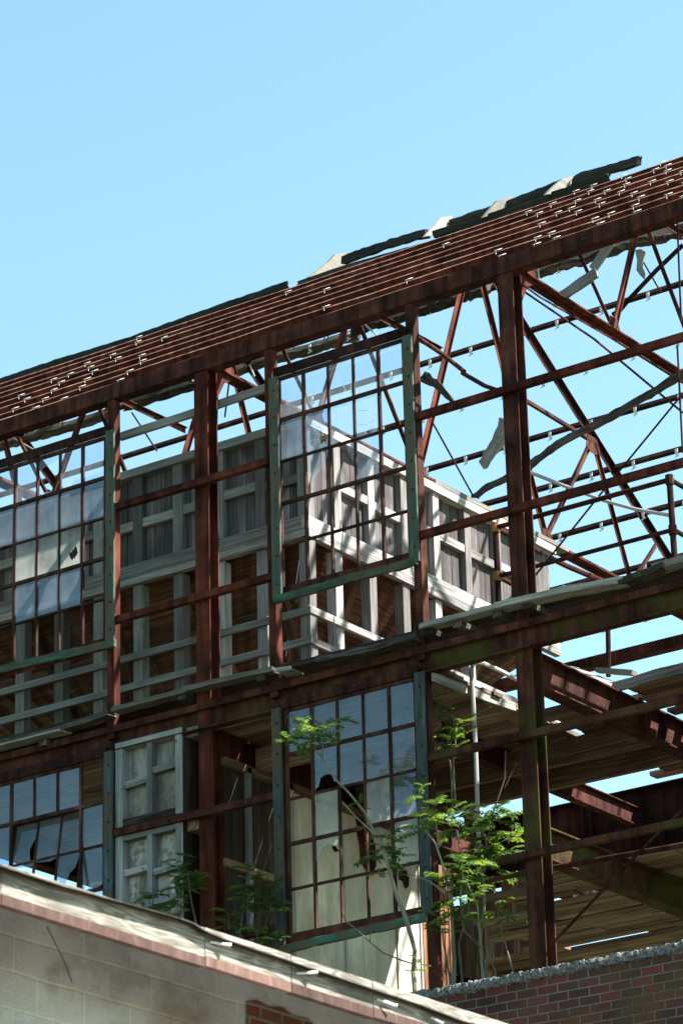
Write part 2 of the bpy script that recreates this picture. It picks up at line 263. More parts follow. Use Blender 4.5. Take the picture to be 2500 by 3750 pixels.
# ------------------------------------------------------------------ mesh builder
class MB:
    def __init__(s): s.v = []; s.f = []; s.uv = []; s.rn = []
    def face(s, pts, uvs=None, r=0.5):
        i = len(s.v); s.v += [tuple(p) for p in pts]; s.f.append(tuple(range(i, i+len(pts))))
        s.uv += uvs or [(p[0]+p[1], p[2]) for p in pts]; s.rn.append(r)
        return s
    def rings(s, rings, caps=True, r=None):
        """skin a list of equal-length point loops; u runs along, v around (metres)"""
        r = random.random() if r is None else r
        ou, ov = random.uniform(0, 60), random.uniform(0, 60)
        n = len(rings[0]); u = ou; cum = [0]
        for k in range(n): cum.append(cum[-1] + (rings[0][(k+1) % n]-rings[0][k]).length)
        for a, b in zip(rings, rings[1:]):
            du = (sum(b, V())/n - sum(a, V())/n).length
            for k in range(n):
                k2 = (k+1) % n
                s.face([a[k], a[k2], b[k2], b[k]], [(u, ov+cum[k]), (u, ov+cum[k+1]), (u+du, ov+cum[k+1]), (u+du, ov+cum[k])], r)
            u += du
        if caps:
            for rg in (rings[0][::-1], rings[-1]):
                s.face(rg, [(ou + (p-rg[0]).length*0.3, ov + (p-rg[0]).length) for p in rg], r)
        return s
    def bar(s, a, b, w, h, up=U, r=None, oa=(0, 0), warp=0.0):
        """rectangular bar a->b: w sideways, h along up; offset in (side, up)"""
        a, b = V(a), V(b); t = (b-a).normalized(); sd_ = t.cross(V(up)).normalized(); n = sd_.cross(t)
        o = sd_*oa[0] + n*oa[1]
        k = [(-w/2, -h/2), (w/2, -h/2), (w/2, h/2), (-w/2, h/2)]
        rg = []
        for q in (a, b):
            dx, dy = random.uniform(-warp, warp), random.uniform(-warp, warp)
            rg.append([q+o+sd_*(x+dx)+n*(y+dy) for x, y in k])
        return s.rings(rg, r=r)
    def box(s, x0, x1, y0, y1, z0, z1, r=None):
        if x1-x0 >= y1-y0 and x1-x0 >= z1-z0: return s.bar(((x0), (y0+y1)/2, (z0+z1)/2), (x1, (y0+y1)/2, (z0+z1)/2), y1-y0, z1-z0, U, r)
        if y1-y0 >= z1-z0: return s.bar(((x0+x1)/2, y0, (z0+z1)/2), ((x0+x1)/2, y1, (z0+z1)/2), x1-x0, z1-z0, U, r)
        return s.bar(((x0+x1)/2, (y0+y1)/2, z0), ((x0+x1)/2, (y0+y1)/2, z1), x1-x0, y1-y0, V((0, 1, 0)), r)
    def sweep(s, pts, w, h, up=U, jit=0.0, taper=(1, 1), seg=0.09, r=None, ragged=0.0):
        """board or log along a polyline with a decayed, uneven outline"""
        P = []
        for a, b in zip(pts, pts[1:]):
            a, b = V(a), V(b); k = max(1, int((b-a).length/seg))
            P += [a.lerp(b, i/k) for i in range(k)]
        P.append(V(pts[-1])); rg = []; sd0 = random.uniform(0, 99)
        for i, p in enumerate(P):
            t = (P[min(i+1, len(P)-1)]-P[max(i-1, 0)]).normalized(); sdv = t.cross(V(up)).normalized(); n = sdv.cross(t)
            f = i/(len(P)-1); tp = taper[0]+(taper[1]-taper[0])*f
            k = []
            for q, (x, y) in enumerate([(-1, -1), (0, -1.02), (1, -1), (1.02, 0), (1, 1), (0, 1.02), (-1, 1), (-1.02, 0)]):
                nz = noise.noise(V((i*0.35+sd0, q*1.7, 3.1)))*jit + noise.noise(V((i*1.1+sd0, q*2.9, 7.7)))*jit*0.6
                e = ragged*random.uniform(-1, 1) if i in (0, len(P)-1) else 0
                k.append(p + sdv*(x*w/2*tp) + n*(y*h/2*tp*(1+nz)) + t*e)
            rg.append(k)
        return s.rings(rg, r=r)
    def tube(s, pts, r0, r1=None, n=8):
        pts = [V(p) for p in pts]; r1 = r0 if r1 is None else r1; rg = []
        for i, p in enumerate(pts):
            t = (pts[min(i+1, len(pts)-1)]-pts[max(i-1, 0)]).normalized()
            a = t.cross(V((0.31, 0.87, 0.37))).normalized(); b = t.cross(a); rr = r0+(r1-r0)*i/max(1, len(pts)-1)
            rg.append([p + a*rr*math.cos(2*math.pi*k/n) + b*rr*math.sin(2*math.pi*k/n) for k in range(n)])
        return s.rings(rg)
    def prism(s, pts, th, r=None):
        r = random.random() if r is None else r; th = V(th); b = [V(p)+th for p in pts]; n = len(pts)
        s.face(pts, None, r); s.face(b[::-1], None, r)
        for k in range(n): s.face([pts[k], b[k], b[(k+1) % n], pts[(k+1) % n]], None, r)
        return s
    def ibeam(s, a, b, w, h, up=U, tf=0.016, tw=0.012):
        a, b = V(a), V(b); t = (b-a).normalized(); sdv = t.cross(V(up)).normalized(); n = sdv.cross(t)
        s.bar(a, b, w, tf, up, 0.5, (0, h/2-tf/2)); s.bar(a, b, w, tf, up, 0.5, (0, -h/2+tf/2)); s.bar(a, b, tw, h-2*tf, up, 0.5)
        return s
    def angle(s, a, b, w, h, up=U, t=0.01):
        """L section: leg h along up, leg w sideways at its lower end"""
        s.bar(a, b, t, h, up, 0.5, (0, 0)); s.bar(a, b, w, t, up, 0.5, (w/2+t/2, -h/2+t/2)); return s
    def build(s, name, m, parent=None, smooth=False):
        me = bpy.data.meshes.new(name); me.from_pydata(s.v, [], s.f)
        ul = me.uv_layers.new(name='UVMap'); ul.data.foreach_set('uv', [c for p in s.uv for c in p])
        at = me.attributes.new('rnd', 'FLOAT', 'FACE'); at.data.foreach_set('value', s.rn)
        me.materials.append(M[m] if isinstance(m, str) else m)
        if smooth: me.polygons.foreach_set('use_smooth', [True]*len(s.f))
        me.update(); o = bpy.data.objects.new(name, me); COL.objects.link(o)
        if parent:
            o.parent = parent
            if parent.type == 'EMPTY': o.location = -parent.location
        return o
def tag(o, label=None, cat=None, group=None, kind=None):
    for k, v in (('label', label), ('category', cat), ('group', group), ('kind', kind)):
        if v: o[k] = v
    return o
def thing(name, loc, label, cat, group=None):
    o = bpy.data.objects.new(name, None); COL.objects.link(o); o.location = loc; o.empty_display_size = 0.3
    return tag(o, label, cat, group)
def part(name, parent, loc=(0, 0, 0)): 
    o = bpy.data.objects.new(name, None); COL.objects.link(o); o.parent = parent
    o.location = -parent.location if parent.type == 'EMPTY' and parent.parent is None else V((0, 0, 0)); return o
def lay(o, parent, off):      # another copy of a shared mesh
    c = bpy.data.objects.new(o.name.split('.')[0], o.data); COL.objects.link(c); c.parent = parent; c.location = off; return c

# ------------------------------------------------------------------ ground
pv = MB().face([V((9.7, -60, 0.004)), V((22, -60, 0.004)), V((22, -8, 0.004)), V((9.7, -8, 0.004))]).build('bounce_slab', 'panel'); tag(pv, kind='structure')  # unseen pale slab added to bounce sun onto the shed wall
g = MB().face([V((-900, -900, 0)), V((900, -900, 0)), V((900, 900, 0)), V((-900, 900, 0))]).build('ground', 'ground'); tag(g, kind='structure')

# ================================================================== the ruined building
ZE, W2, TQ = 18.65, 6.3, 0.66
Q = math.atan(TQ); SL = V((0, math.cos(Q), math.sin(Q))); SN = V((0, -math.sin(Q), math.cos(Q)))
FL = V((0, math.cos(Q), -math.sin(Q))); FN = V((0, math.sin(Q), math.cos(Q)))
XT = [-10.9, -6.47, -2.04, 2.39, 6.82]
B = thing('ruined_building', (-2, 6, 0), 'roofless rust red steel frame of a derelict factory with broken windows and bare roof trusses', 'building')
def zroof(Y): return 18.62 + 0.690*Y if Y < W2 else 22.80 - TQ*(Y-W2)
# columns
for X in XT:
    m = 'rust_red' if X < 0 else 'rust'
    MB().ibeam((X, 0.10, 14.3), (X, 0.10, 18.66), 0.205, 0.20, V((0, 1, 0)), 0.018).build('column', m, B)
    lo = MB().ibeam((X+0.01, 0.12, 9.0), (X+0.01, 0.12, 14.3), 0.21, 0.22, V((0, 1, 0)), 0.018).build('column', 'rust_moss' if X > 0 else 'rust_red', B)
    MB().ibeam((X-0.14, 6.62, 9), (X-0.14, 6.62, 13.5), 0.24, 0.22, V((1, 0, 0)), 0.018).build('column', 'rust_red', B)
    if X < 2.2: MB().ibeam((X, 12.6, 9), (X, 12.6, 18.7), 0.2, 0.2, V((0, 1, 0)), 0.018).build('column', 'rust', B)
# thin window posts
for X in (-3.41, -0.98, 1.08):
    p = MB(); p.box(X-0.055, X+0.05, -0.045, -0.033, 14.2, 18.62); p.box(X+0.038, X+0.05, -0.0325, 0.075, 14.2, 18.62); p.box(X-0.055, X-0.043, -0.0325, 0.02, 14.2, 18.62)
    p.build('window_post', 'rust_red' if X < 0 else 'rust', B)
    p = MB(); p.box(X-0.05, X+0.05, -0.03, -0.018, 9.2, 14.1); p.box(X+0.038, X+0.05, -0.0175, 0.075, 9.2, 14.1); p.build('window_post', 'rust', B)
# girts
def girt(x0, x1, z, m='rust_red', Y=-0.10, h=0.085):
    p = MB(); p.bar((x0, Y, z), (x1, Y, z), 0.012, h, U, 0.5); p.bar((x0, Y+0.045, z+h/2-0.006), (x1, Y+0.045, z+h/2-0.006), 0.078, 0.012, U, 0.5); p.bar((x0, Y+0.04, z-h/2+0.005), (x1, Y+0.04, z-h/2+0.005), 0.068, 0.01, U, 0.5)
    return p.build('girt', m, B)
for z in (17.15, 15.68): girt(1.10, 9.5, z, 'rust_red'); girt(-3.37, -0.95, z, 'rust_red'); girt(-9.5, -5.4, z)
girt(1.10, 9.5, 13.02, 'rust_moss'); girt(2.0, 9.5, 11.68, 'rust_moss', h=0.075); girt(-3.4, -0.95, 13.0, 'rust'); girt(-2.1, -0.95, 11.45, 'rust_dark')
pg = MB().tube([PY(d2(380, 600), 0.3), PY(d2(800, 520), 0.3), PY(d2(1568, 385), 0.3), PY(d2(2400, 210), 0.3)], 0.032).build('pipe', 'rust_moss', B, True)
MB().tube([PY(d2(1700, 60), 0.25), PY(d2(1400, 340), 0.25), PY(d2(800, 970), 0.25)], 0.018).build('brace_rod', 'rust_moss', B)
MB().sweep([PY(c1(815, 645), 0.3), PY(c1(1290, 490), 0.3), PY(c2(330, 985), 0.3)], 0.05, 0.10, U, 0.08).build('wooden_rail', 'pale', B)
# eave beam with its gussets
e = MB(); e.bar((-14, -0.02, 18.74), (10, -0.02, 18.74), 0.014, 0.19, U, .5); e.bar((-14, 0.06, 18.648), (10, 0.06, 18.648), 0.145, 0.012, U, .5); e.bar((-14, 0.04, 18.842), (10, 0.04, 18.842), 0.13, 0.012, U, .5)
e.build('eave_beam', 'rust', B)
e = MB(); e.bar((-14, 12.6, 18.72), (10, 12.6, 18.72), 0.02, 0.22, U, .5); e.bar((-14, 12.55, 18.605), (10, 12.55, 18.605), 0.16, 0.014, U, .5); e.build('eave_beam', 'rust_red', B)
for X in XT[1:4]:
    gp = MB(); gp.prism([V((X+0.04, y, z)) for y, z in ((0.205, 18.25), (0.205, 18.95), (0.42, 19.0), (0.62, 18.86), (0.62, 18.72), (0.42, 18.62))], (0.012, 0, 0)); gp.build('gusset_plate', 'rust_red', B)
# floor-level spandrel beams on the facade
s = MB(); s.bar((-14, 0.03, 14.17), (10, 0.03, 14.17), 0.014, 0.25, U, .5); s.bar((-14, 0.0, 14.043), (10, 0.0, 14.043), 0.13, 0.014, U, .5); s.build('spandrel_beam', 'rust_moss', B)
s = MB(); s.bar((-14, -0.055, 14.315), (10, -0.055, 14.315), 0.014, 0.085, U, .5); s.bar((-14, -0.0, 14.352), (10, -0.0, 14.352), 0.09, 0.012, U, .5); s.build('spandrel_angle', 'rust', B)
# floor beams running back
for X in XT:
    MB().ibeam((X, 0.23, 13.855), (X, 12.4, 13.855), 0.19, 0.39, U, 0.02, 0.014).build('floor_beam', 'rust', B)
    MB().ibeam((X+0.005, 0.24, 11.86), (X+0.005, 12.4, 11.86), 0.19, 0.37, U, 0.02, 0.014).build('floor_beam', 'rust_moss' if X > 2 else 'rust_dark', B)
for X in (0.18, 4.6):
    if X > 1: MB().ibeam((X, 0.3, 11.9), (X, 6.2, 11.9), 0.12, 0.25, U, 0.014, 0.01).build('floor_beam', 'rust_moss', B)
    MB().ibeam((X, 0.8, 13.93), (X, 6.2, 13.93), 0.12, 0.25, U, 0.014, 0.01).build('floor_beam', 'rust', B)
gd = MB().ibeam((-14, 6.35, 13.93), (10, 6.35, 13.93), 0.26, 0.86, U, 0.02, 0.014)
for X in [x*1.48-12.4 for x in range(15)]: gd.box(X-0.006, X+0.006, 6.25, 6.343, 13.52, 14.34)
gd.build('plate_girder', 'rust_dark', B)
for y, x0, x1 in ((3.05, -2.0, 2.3), (3.85, -2.0, 4.4), (1.0, -2.0, 0.6)):
    MB().bar((x0, y, 13.88), (x1, y, 13.88), 0.09, 0.30, U, None, warp=0.01).build('floor_joist', 'deckwood', B)
# roof trusses
def member(par, name, X, a, b, w=0.085, m='rust', side=0):
    A, Bv = V((X, *a)), V((X, *b)); t = (Bv-A).normalized()
    n = V((1, 0, 0)).cross(t)
    p = MB(); p.bar(A, Bv, 0.010, w, n, .5, (side, 0)); p.bar(A, Bv, w*0.45, 0.010, n, .5, (side+w*0.225+0.005, w/2-0.005)); return p.build(name, m, par)
for X in XT[:4]:
    T = MB().angle((X-0.012, 0.2, 18.79), (X-0.012, 12.5, 18.79), -0.085, 0.10, V((0, 0, 1)), 0.012)
    T.angle((X+0.012, 0.2, 18.79), (X+0.012, 12.5, 18.79), 0.085, 0.10, V((0, 0, 1)), 0.012)
    T = T.build('roof_truss', 'rust_red', B)
    r1 = [(0.15, 18.74), (W2, 22.92)]; r2 = [(W2, 22.80), (12.45, 18.86)]
    for a, b in (r1, r2):
        member(T, 'rafter', X, a, b, 0.13, 'rust_dark')
    for sgn in (1, -1):
        f = lambda y, z: (W2+sgn*(y-W2), z)
        member(T, 'web_strut', X, f(W2-0.04, 22.7), f(4.72, 18.84), 0.09, 'rust_red')
        member(T, 'web_strut', X, f(4.70, 18.84), f(3.3, 20.76), 0.10, 'rust')
        member(T, 'web_strut', X, f(3.26, 20.76), f(2.42, 18.84), 0.075, 'rust_red', 0.012)
        member(T, 'web_strut', X, f(2.38, 18.84), f(1.6, 19.66), 0.075, 'rust', 0.012)
        member(T, 'web_strut', X, f(3.32, 20.80), f(5.4, 20.84), 0.085, 'rust')
    for y, z, k in ((4.71, 18.86, .16), (7.89, 18.86, .16), (2.4, 18.86, .14), (10.2, 18.86, .14), (3.3, 20.72, .2), (9.3, 20.72, .2), (6.3, 22.66, .22)):
        gp = MB().prism([V((X+0.03, y+k*a, z+k*b*0.7)) for a, b in ((-1, -.5), (-.6, .9), (.6, .9), (1, -.5), (.4, -1), (-.4, -1))], (0.008, 0, 0)); gp.build('gusset_plate', 'rust', T)
# purlins and their clips
clip_m = MB(); clip_m.prism([V((-0.036, -0.040, -0.024)), V((0.020, -0.040, -0.024)), V((0.045, 0.02, 0.012)), V((-0.012, 0.02, 0.012))], (0, 0.003, -0.006), .5); clip_m.box(-0.008, -0.003, -0.045, -0.040, -0.085, -0.026, .5)
hang_m = MB(); hang_m.box(-0.022, 0.022, -0.02, -0.012, -0.05, 0.02, .5); hang_m.box(-0.007, 0.007, -0.025, 0.025, -0.09, -0.05, .5); hang_m.bar((-0.045, 0, -0.105), (0.035, 0, -0.075), 0.011, 0.011, U, .5)
first = {}
nearY = [12.6-y for y in (12.08, 11.35, 10.59, 9.85, 9.13, 8.39, 7.68, 6.98)]
def purlin(c, s_, n_, x0, x1, m):
    p = MB(); h, lip = 0.105, 0.055
    a, b = V((x0, *c[1:])), V((x1, *c[1:]))
    # web with a rolled upper edge, then the two lips
    for (o1, o2) in ((0.0, h-0.016),):
        pass
    prof = [(0, 0), (0, h-0.017), (0.012, h-0.017), (0.010, 0.010), (lip, 0.010), (lip, 0)] if m == 'rust_red' else [(0, 0), (0, h-0.017), (0.014, h), (lip, h), (lip, h-0.008), (0.012, h-0.010), (0.010, 0.010), (lip, 0.010), (lip, 0)]
    sd_ = random.uniform(0, 50); N_ = 22
    ps = [a.lerp(b, i/N_) + n_*(0.013*noise.noise(V((sd_+i*0.45, 0, 0))) + (0.006*random.uniform(-1, 1))) for i in range(N_+1)]
    rg = [[q + s_*x + n_*y for x, y in prof] for q in ps]
    o = p.rings(rg, r=.5).build('purlin', m, B)
    if m == 'rust_red':     # upper flange, painted lighter so it shows as sunlit
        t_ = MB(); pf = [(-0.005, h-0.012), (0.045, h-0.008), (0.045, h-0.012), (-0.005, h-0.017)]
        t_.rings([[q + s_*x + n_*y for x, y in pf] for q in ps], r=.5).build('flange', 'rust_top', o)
    return o
random.seed(5)
for k, y in enumerate(nearY):
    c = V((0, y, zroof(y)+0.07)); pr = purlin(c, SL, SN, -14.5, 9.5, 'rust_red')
    x = -7.5 + random.random()
    while x < 6.2:
        xv = x + 0.66*y      # how far along the roof it lies for someone in the yard
        dens = 0.33 if xv > 2.3 else (0.5 if xv < -4.0 else (4.5 if xv < -0.2 else 0.8))
        off = V((x, *(c + SN*0.122 + SL*0.02)[1:]))
        if 'clip' not in first: first['clip'] = clip_m.build('clip', 'zinc', pr); first['clip'].location = off
        else: lay(first['clip'], pr, off)
        x += dens*random.uniform(0.55, 1.9)
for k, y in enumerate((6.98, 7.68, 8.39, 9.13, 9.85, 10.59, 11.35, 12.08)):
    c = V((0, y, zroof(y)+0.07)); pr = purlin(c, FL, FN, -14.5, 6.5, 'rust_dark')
    x = -7 + random.random()*0.7
    while x < 2.6:
        off = V((x, c.y, c.z))
        if 'hanger' not in first: first['hanger'] = hang_m.build('hanger', 'zinc', pr); first['hanger'].location = off
        else: lay(first['hanger'], pr, off)
        x += 0.74+random.uniform(-0.05, 0.05)
# tie rods
def rod(pts, Y, r=0.012, m='rust_dark'): return MB().tube([PY(p, Y) for p in pts], r, n=6).build('tie_rod', m, B)
rod([c4(125, 455), c4(365, 890)], 3.0); rod([c4(1550, 320), c4(1100, 870), c4(660, 1420)], 7.0, 0.016)
def rodx(pts, X, r=0.014, m='rust'): return MB().tube([PX(p, X) for p in pts], r, n=6).build('tie_rod', m, B)
rodx([c3(470, 930), c3(1000, 1290), c3(1230, 1481), c4(1568, 410)], 2.2, 0.015); rodx([c3(540, 940), c3(650, 1020), c3(1240, 1360), c3(1560, 1560)], 2.52, 0.013)
MB().tube([PY(p, 0.9) for p in (c2(1270, 672), c2(1430, 780), c2(1568, 890), c4(300, 180), c4(430, 255), c4(510, 283))], 0.028).build('brace_pipe', 'rust', B)
rod([c3(1568, 690), c3(1400, 850), c3(1230, 1030), c3(1160, 1115), c3(1120, 1135)], 6.0, 0.035); rod([c3(1310, 790), c3(1425, 990)], 7.0)
rod([c3(1530, 510), c3(1556, 1180)], 1.0, 0.012, 'rust'); rod([c4(1535, 20), c4(1566, 640)], 1.0, 0.012, 'rust')
rod([c2(40, 1180), c2(70, 930)], 3.0); rod([c1(890, 480), c1(1060, 740)], 4.0, 0.012); rod([c1(1470, 310), c1(1460, 640)], 2.0, 0.014)
for p, q in ((c1(45, 625), c1(235, 735)), (c2(905, 560), c2(1030, 680)), (c2(200, 850), c2(230, 920)), (c3(640, 800), c3(650, 920))): rod([p, q], 5.0, 0.012, 'galv')
MB().tube([PX(p, -2.0) for p in (c4(660, 1170), c4(900, 1290), c4(1100, 1375))], 0.04).build('pipe', 'rust_red', B)
for a, b, c in ((c2(665, 620), c2(680, 650), c2(672, 690)), (c2(690, 620), c2(705, 650), c2(690, 690)), (c2(475, 690), c2(480, 720), c2(475, 745)), (c2(215, 790), c2(228, 820), c2(224, 845)), (c1(175, 585), c1(180, 620), c1(182, 650)), (c1(415, 505), c1(420, 545), c1(425, 575)), (c3(1205, 700), c3(1260, 640), c3(1290, 665)), (c3(1440, 625), c3(1455, 655), c3(1460, 680))): MB().tube([PY(a, 6.5), PY(b, 6.48), PY(c, 6.5)], 0.009, n=5).build('loose_wire', 'rust_dark', B)
# rotten planks along the ridge, boards above it and pale blocks between
def onfar(p, lift=0.12):
    d = ray(*p); t = (22.8+lift + TQ*W2 - TQ*CAM.y - CAM.z)/(d.z + TQ*d.y); return CAM + d*t
random.seed(3)
for k, pts in enumerate(([c1(-60, 710), c1(200, 635), c1(480, 560), c1(760, 470)], [c1(840, 425), c1(1290, 285)], [c2(60, 890), c2(330, 800), c2(560, 745), c2(880, 640)], [c2(860, 600), c2(1210, 505), c2(1568, 390)], [c3(0, 1040), c3(330, 945)], [c3(590, 860), c3(900, 765), c3(1300, 640), c3(1568, 590), c3(1800, 520)])):
    w3 = [onfar(p) for p in pts]; MB().sweep([q + V((0, 0, -0.03)) for q in w3], 0.13, 0.13 if k < 3 else 0.21, FN, 0.7, seg=0.06, ragged=0.06).build('rotten_plank', 'rotten', B)
for a in ((310, 540), (700, 430), (1075, 315)):
    p0 = onfar(c1(*a)); MB().sweep([p0 + V((0, -0.5, 0.42)), p0 + V((0, 0.25, 0.02))], 0.22, 0.05, FN, 0.1).build('rafter_stub', 'ledge', B)
RY = 6.25
def ridgeboard(pts, h, Y=RY, jit=0.15, rag=0.03, th=0.06):
    return MB().sweep([PY(p, Y) for p in pts], th, h, U, jit, seg=0.06, ragged=rag).build('ridge_board', 'ridge', B)
ridgeboard([(-200, 1465), c1(0, 275), c1(400, 140), c1(850, 2), c2(60, 465), c2(440, 336)], 0.10, jit=0.25)
ridgeboard([c2(505, 335), c2(800, 232), c2(1250, 105), c2(1568, 25)], 0.085, 6.0); ridgeboard([c3(-20, 625), c3(300, 528), c3(700, 390), c3(1095, 258)], 0.105, 6.0)
ridgeboard([c2(808, 175), c2(1000, 105), c2(1100, 70), c2(1330, 5)], 0.125, 6.5, 0.35, 0.06); ridgeboard([c3(90, 555), c3(480, 425), c3(800, 300)], 0.12, 6.5, 0.3); ridgeboard([c3(870, 275), c3(1080, 215), c3(1275, 155)], 0.135, 6.5, 0.35, 0.09)
for q, n0 in (([(575, 285), (700, 190), (745, 140), (815, 125), (825, 205), (800, 225), (700, 262)], c2), ([(-75, 635), (-10, 560), (25, 515), (95, 503), (90, 590), (60, 612)], c3), ([(297, 512), (385, 405), (478, 378), (486, 400), (462, 462), (390, 490)], c3), ([(697, 367), (740, 320), (800, 268), (868, 248), (876, 268), (858, 318), (800, 345), (745, 362)], c3)):
    ctr = PY(n0(*q[0]), RY); pts = [PX(n0(*p), ctr.x+0.25) for p in q]
    MB().prism(pts, (-0.05, 0, 0)).build('ridge_block', 'wedge', B)
# facade windows
def pane(mb, x0, x1, z0, z1, Y, holes=None, cut=None):
    if cut:      # shard given in pane coordinates
        mb.face([V((x0+(x1-x0)*a, Y, z0+(z1-z0)*b)) for a, b in cut], [(a, b) for a, b in cut]); return
    if holes:
        cx, cz, rr = holes; N = 20; rng = random.Random(int(cx*100+cz*1000)); inn = []; out = []
        for k in range(N):
            t = 2*math.pi*k/N; q = rr*rng.uniform(0.55, 1.25); inn.append((min(.98, max(.02, cx+q*math.cos(t))), min(.98, max(.02, cz+q*0.8*math.sin(t)))))
            c_, s_ = math.cos(t), math.sin(t); sc = min(((1-cx)/c_ if c_ > 1e-6 else (-cx/c_ if c_ < -1e-6 else 9)), ((1-cz)/s_ if s_ > 1e-6 else (-cz/s_ if s_ < -1e-6 else 9)))
            out.append((cx+c_*sc, cz+s_*sc))
        for k in range(N):
            k2 = (k+1) % N; q = [inn[k], out[k], out[k2], inn[k2]]
            mb.face([V((x0+(x1-x0)*a, Y, z0+(z1-z0)*b)) for a, b in q], q)
        for cc in ((0, 0), (1, 0), (1, 1), (0, 1)):
            best = [k for k in range(N) if (out[k][0]-cc[0])**2+(out[k][1]-cc[1])**2 < 0.09]
            if len(best) > 1:
                A_ = [k for k in best if abs(out[k][0]-cc[0]) < 1e-4]; B_ = [k for k in best if abs(out[k][1]-cc[1]) < 1e-4]
                if A_ and B_:
                    q = [min((out[k] for k in A_), key=lambda p: abs(p[1]-cc[1])), cc, min((out[k] for k in B_), key=lambda p: abs(p[0]-cc[0]))]
                    mb.face([V((x0+(x1-x0)*a, Y, z0+(z1-z0)*b)) for a, b in q], q)
        return
    q = [(0, 0), (1, 0), (1, 1), (0, 1)]
    tl = [random.uniform(-.004, .004) for _ in q]
    mb.face([V((x0+(x1-x0)*a, Y+t, z0+(z1-z0)*b)) for (a, b), t in zip(q, tl)], q)
def window(x0, x1, z0, z1, spec, label, side, sidemat, sill, head, vent=None, nc=5, nr=5):
    """spec[r][c]: '.' empty, 'g' clear, 'b' blue, 'p' pale; dict entries for broken panes"""
    Y = -0.035; pw, ph = (x1-x0)/nc, (z1-z0)/nr
    F = MB(); ven = vent or set()
    for c in range(nc+1):
        x = x0+c*pw; wd = 0.034 if c in (0, nc, 1, 4) else 0.022
        for r in range(nr):
            if c in (1, 2, 3, 4) and (r, c-1) in ven and (r, c) in ven: continue
            F.box(x-wd/2, x+wd/2, Y-0.018, Y+0.022, z1-(r+1)*ph, z1-r*ph, .5)
    for r in range(nr+1):
        z = z1-r*ph; hd = 0.040 if r in (0, nr, 1, 3) else 0.024
        for c in range(nc):
            if (r, c) in ven and (r-1, c) in ven: continue
            F.box(x0+c*pw, x0+(c+1)*pw, Y-0.02, Y+0.024, z-hd/2, z+hd/2, .5)
    F = F.build('window', 'muntin', B); F['label'] = label
    gl = {}
    for r in range(nr):
        for c in range(nc):
            k = spec[r][c]
            if k == '.' or (r, c) in ven: continue
            if isinstance(k, tuple): kind, hole, cut = k
            else: kind, hole, cut = k, None, None
            for ct in (cut if cut else [None]):
                mb = MB(); pane(mb, x0+c*pw+.012, x0+(c+1)*pw-.012, z1-(r+1)*ph+.012, z1-r*ph-.012, Y+0.002, hole, ct)
                mb.build('glass_pane', {'g': 'glass', 'b': 'glass_blue', 'p': 'glass_pale'}[kind], F)
    if side:
        for x, za, zb in side:
            t = MB().sweep([(x, -0.11, za), (x, -0.11, zb)], 0.125, 0.035, V((0, 1, 0)), 0.5, seg=0.06).build('side_trim', sidemat, F)
            bl = MB(); n_ = 8
            for i in range(n_): zz = za+(zb-za)*(i+0.5)/n_; bl.tube([(x+0.015, -0.128, zz), (x+0.015, -0.142, zz)], 0.012, n=6)
            bl.build('bolts', 'rust_red', t)
    if head: MB().box(x0-0.05, x1+0.07, -0.085, -0.062, z1+0.018, z1+0.018+head, .5).build('head', 'rust_dark', F)
    if sill:
        s_ = MB(); s_.sweep([PY(p, -0.12) for p in sill], 0.05, 0.095, U, 0.3, seg=0.07); s_.build('sill', 'sillgreen', F)
        MB().box(x0-0.05, x1+0.12, -0.06, -0.048, z0-0.14, z0-0.022, .5).build('sill_angle', 'rust_red', F)
    return F
G, Bl, Pp, E_ = 'g', 'b', 'p', '.'
shard_tl = [[(0, 1), (0, .55), (.2, .72), (.5, .9), (.75, 1)]]
window(-5.33, -3.50, 15.48, 18.14, [[G, G, ('g', None, [[(0, 1), (0, .7), (.5, .78), (1, .86), (1, 1)], [(0, 0), (0, .12), (.6, .05), (1, 0)]]), G, G], [Bl, Bl, Bl, Bl, Bl], [E_, Pp, Pp, ('p', (.62, .33, .2), None), E_], [E_, Bl, Bl, Bl, E_], [E_]*5],
       'sash window on the far left of the upper storey, three cream panes in its middle row', [(-3.365, 15.38, 18.18), (-5.46, 15.38, 18.18)], 'green', [(-300, 2527), c6(0, 878), c6(400, 782), c6(735, 708)], 0.115)
W2W = window(-0.83, 0.98, 15.50, 18.19, [[G, G, G, G, G], [Bl, ('b', (.78, .3, .2), None), ('g', None, [[(0, 0), (0, 1), (1, 1), (1, .12), (.55, .18), (.3, .05)]]), ('g', (.5, .1, .04), None), E_], [E_, ('g', None, [[(0, 1), (0, .55), (.35, .35), (.9, .8), (1, 1)]]), ('g', None, [[(.65, 1), (.75, .7), (1, .45), (1, 1)]]), Pp and 'g', E_], [E_]*5, [E_]*5],
       'sash window in the middle of the upper storey, its two lower rows without any glass', [(-0.855, 15.36, 18.19), (1.085, 15.36, 18.19)], 'green', [c5(355, 1040), c5(600, 975), c5(800, 912), c5(1050, 850), c5(1180, 815), c5(1265, 785)], 0.12)
VT = {(1, 1), (1, 2), (1, 3), (2, 1), (2, 2), (2, 3)}
F3 = window(-5.33, -3.51, 11.32, 13.97, [[Bl, Bl, Bl, Bl, E_], [Bl, E_, E_, E_, Bl], [Bl, E_, E_, E_, ('b', (.25, .1, .09), None)], [Bl, Bl, Bl, Bl, Bl], [E_, Bl, E_, Bl, E_]],
       'lower storey window above the shed roof, its middle sash tilted open', [(-3.39, 11.2, 14.02)], 'teal', None, 0.12, VT)
vm = MB()     # the tilted vent sash
px, pz, ang = 0.364, 0.53, math.radians(11)
def vp(a, b): zz = 13.44-b*0.53*1.0; return V((-5.33+px*(1+a)+0.02*b, -0.035+(b-0.9)*math.sin(ang)*0.53*-1, zz-0.005))
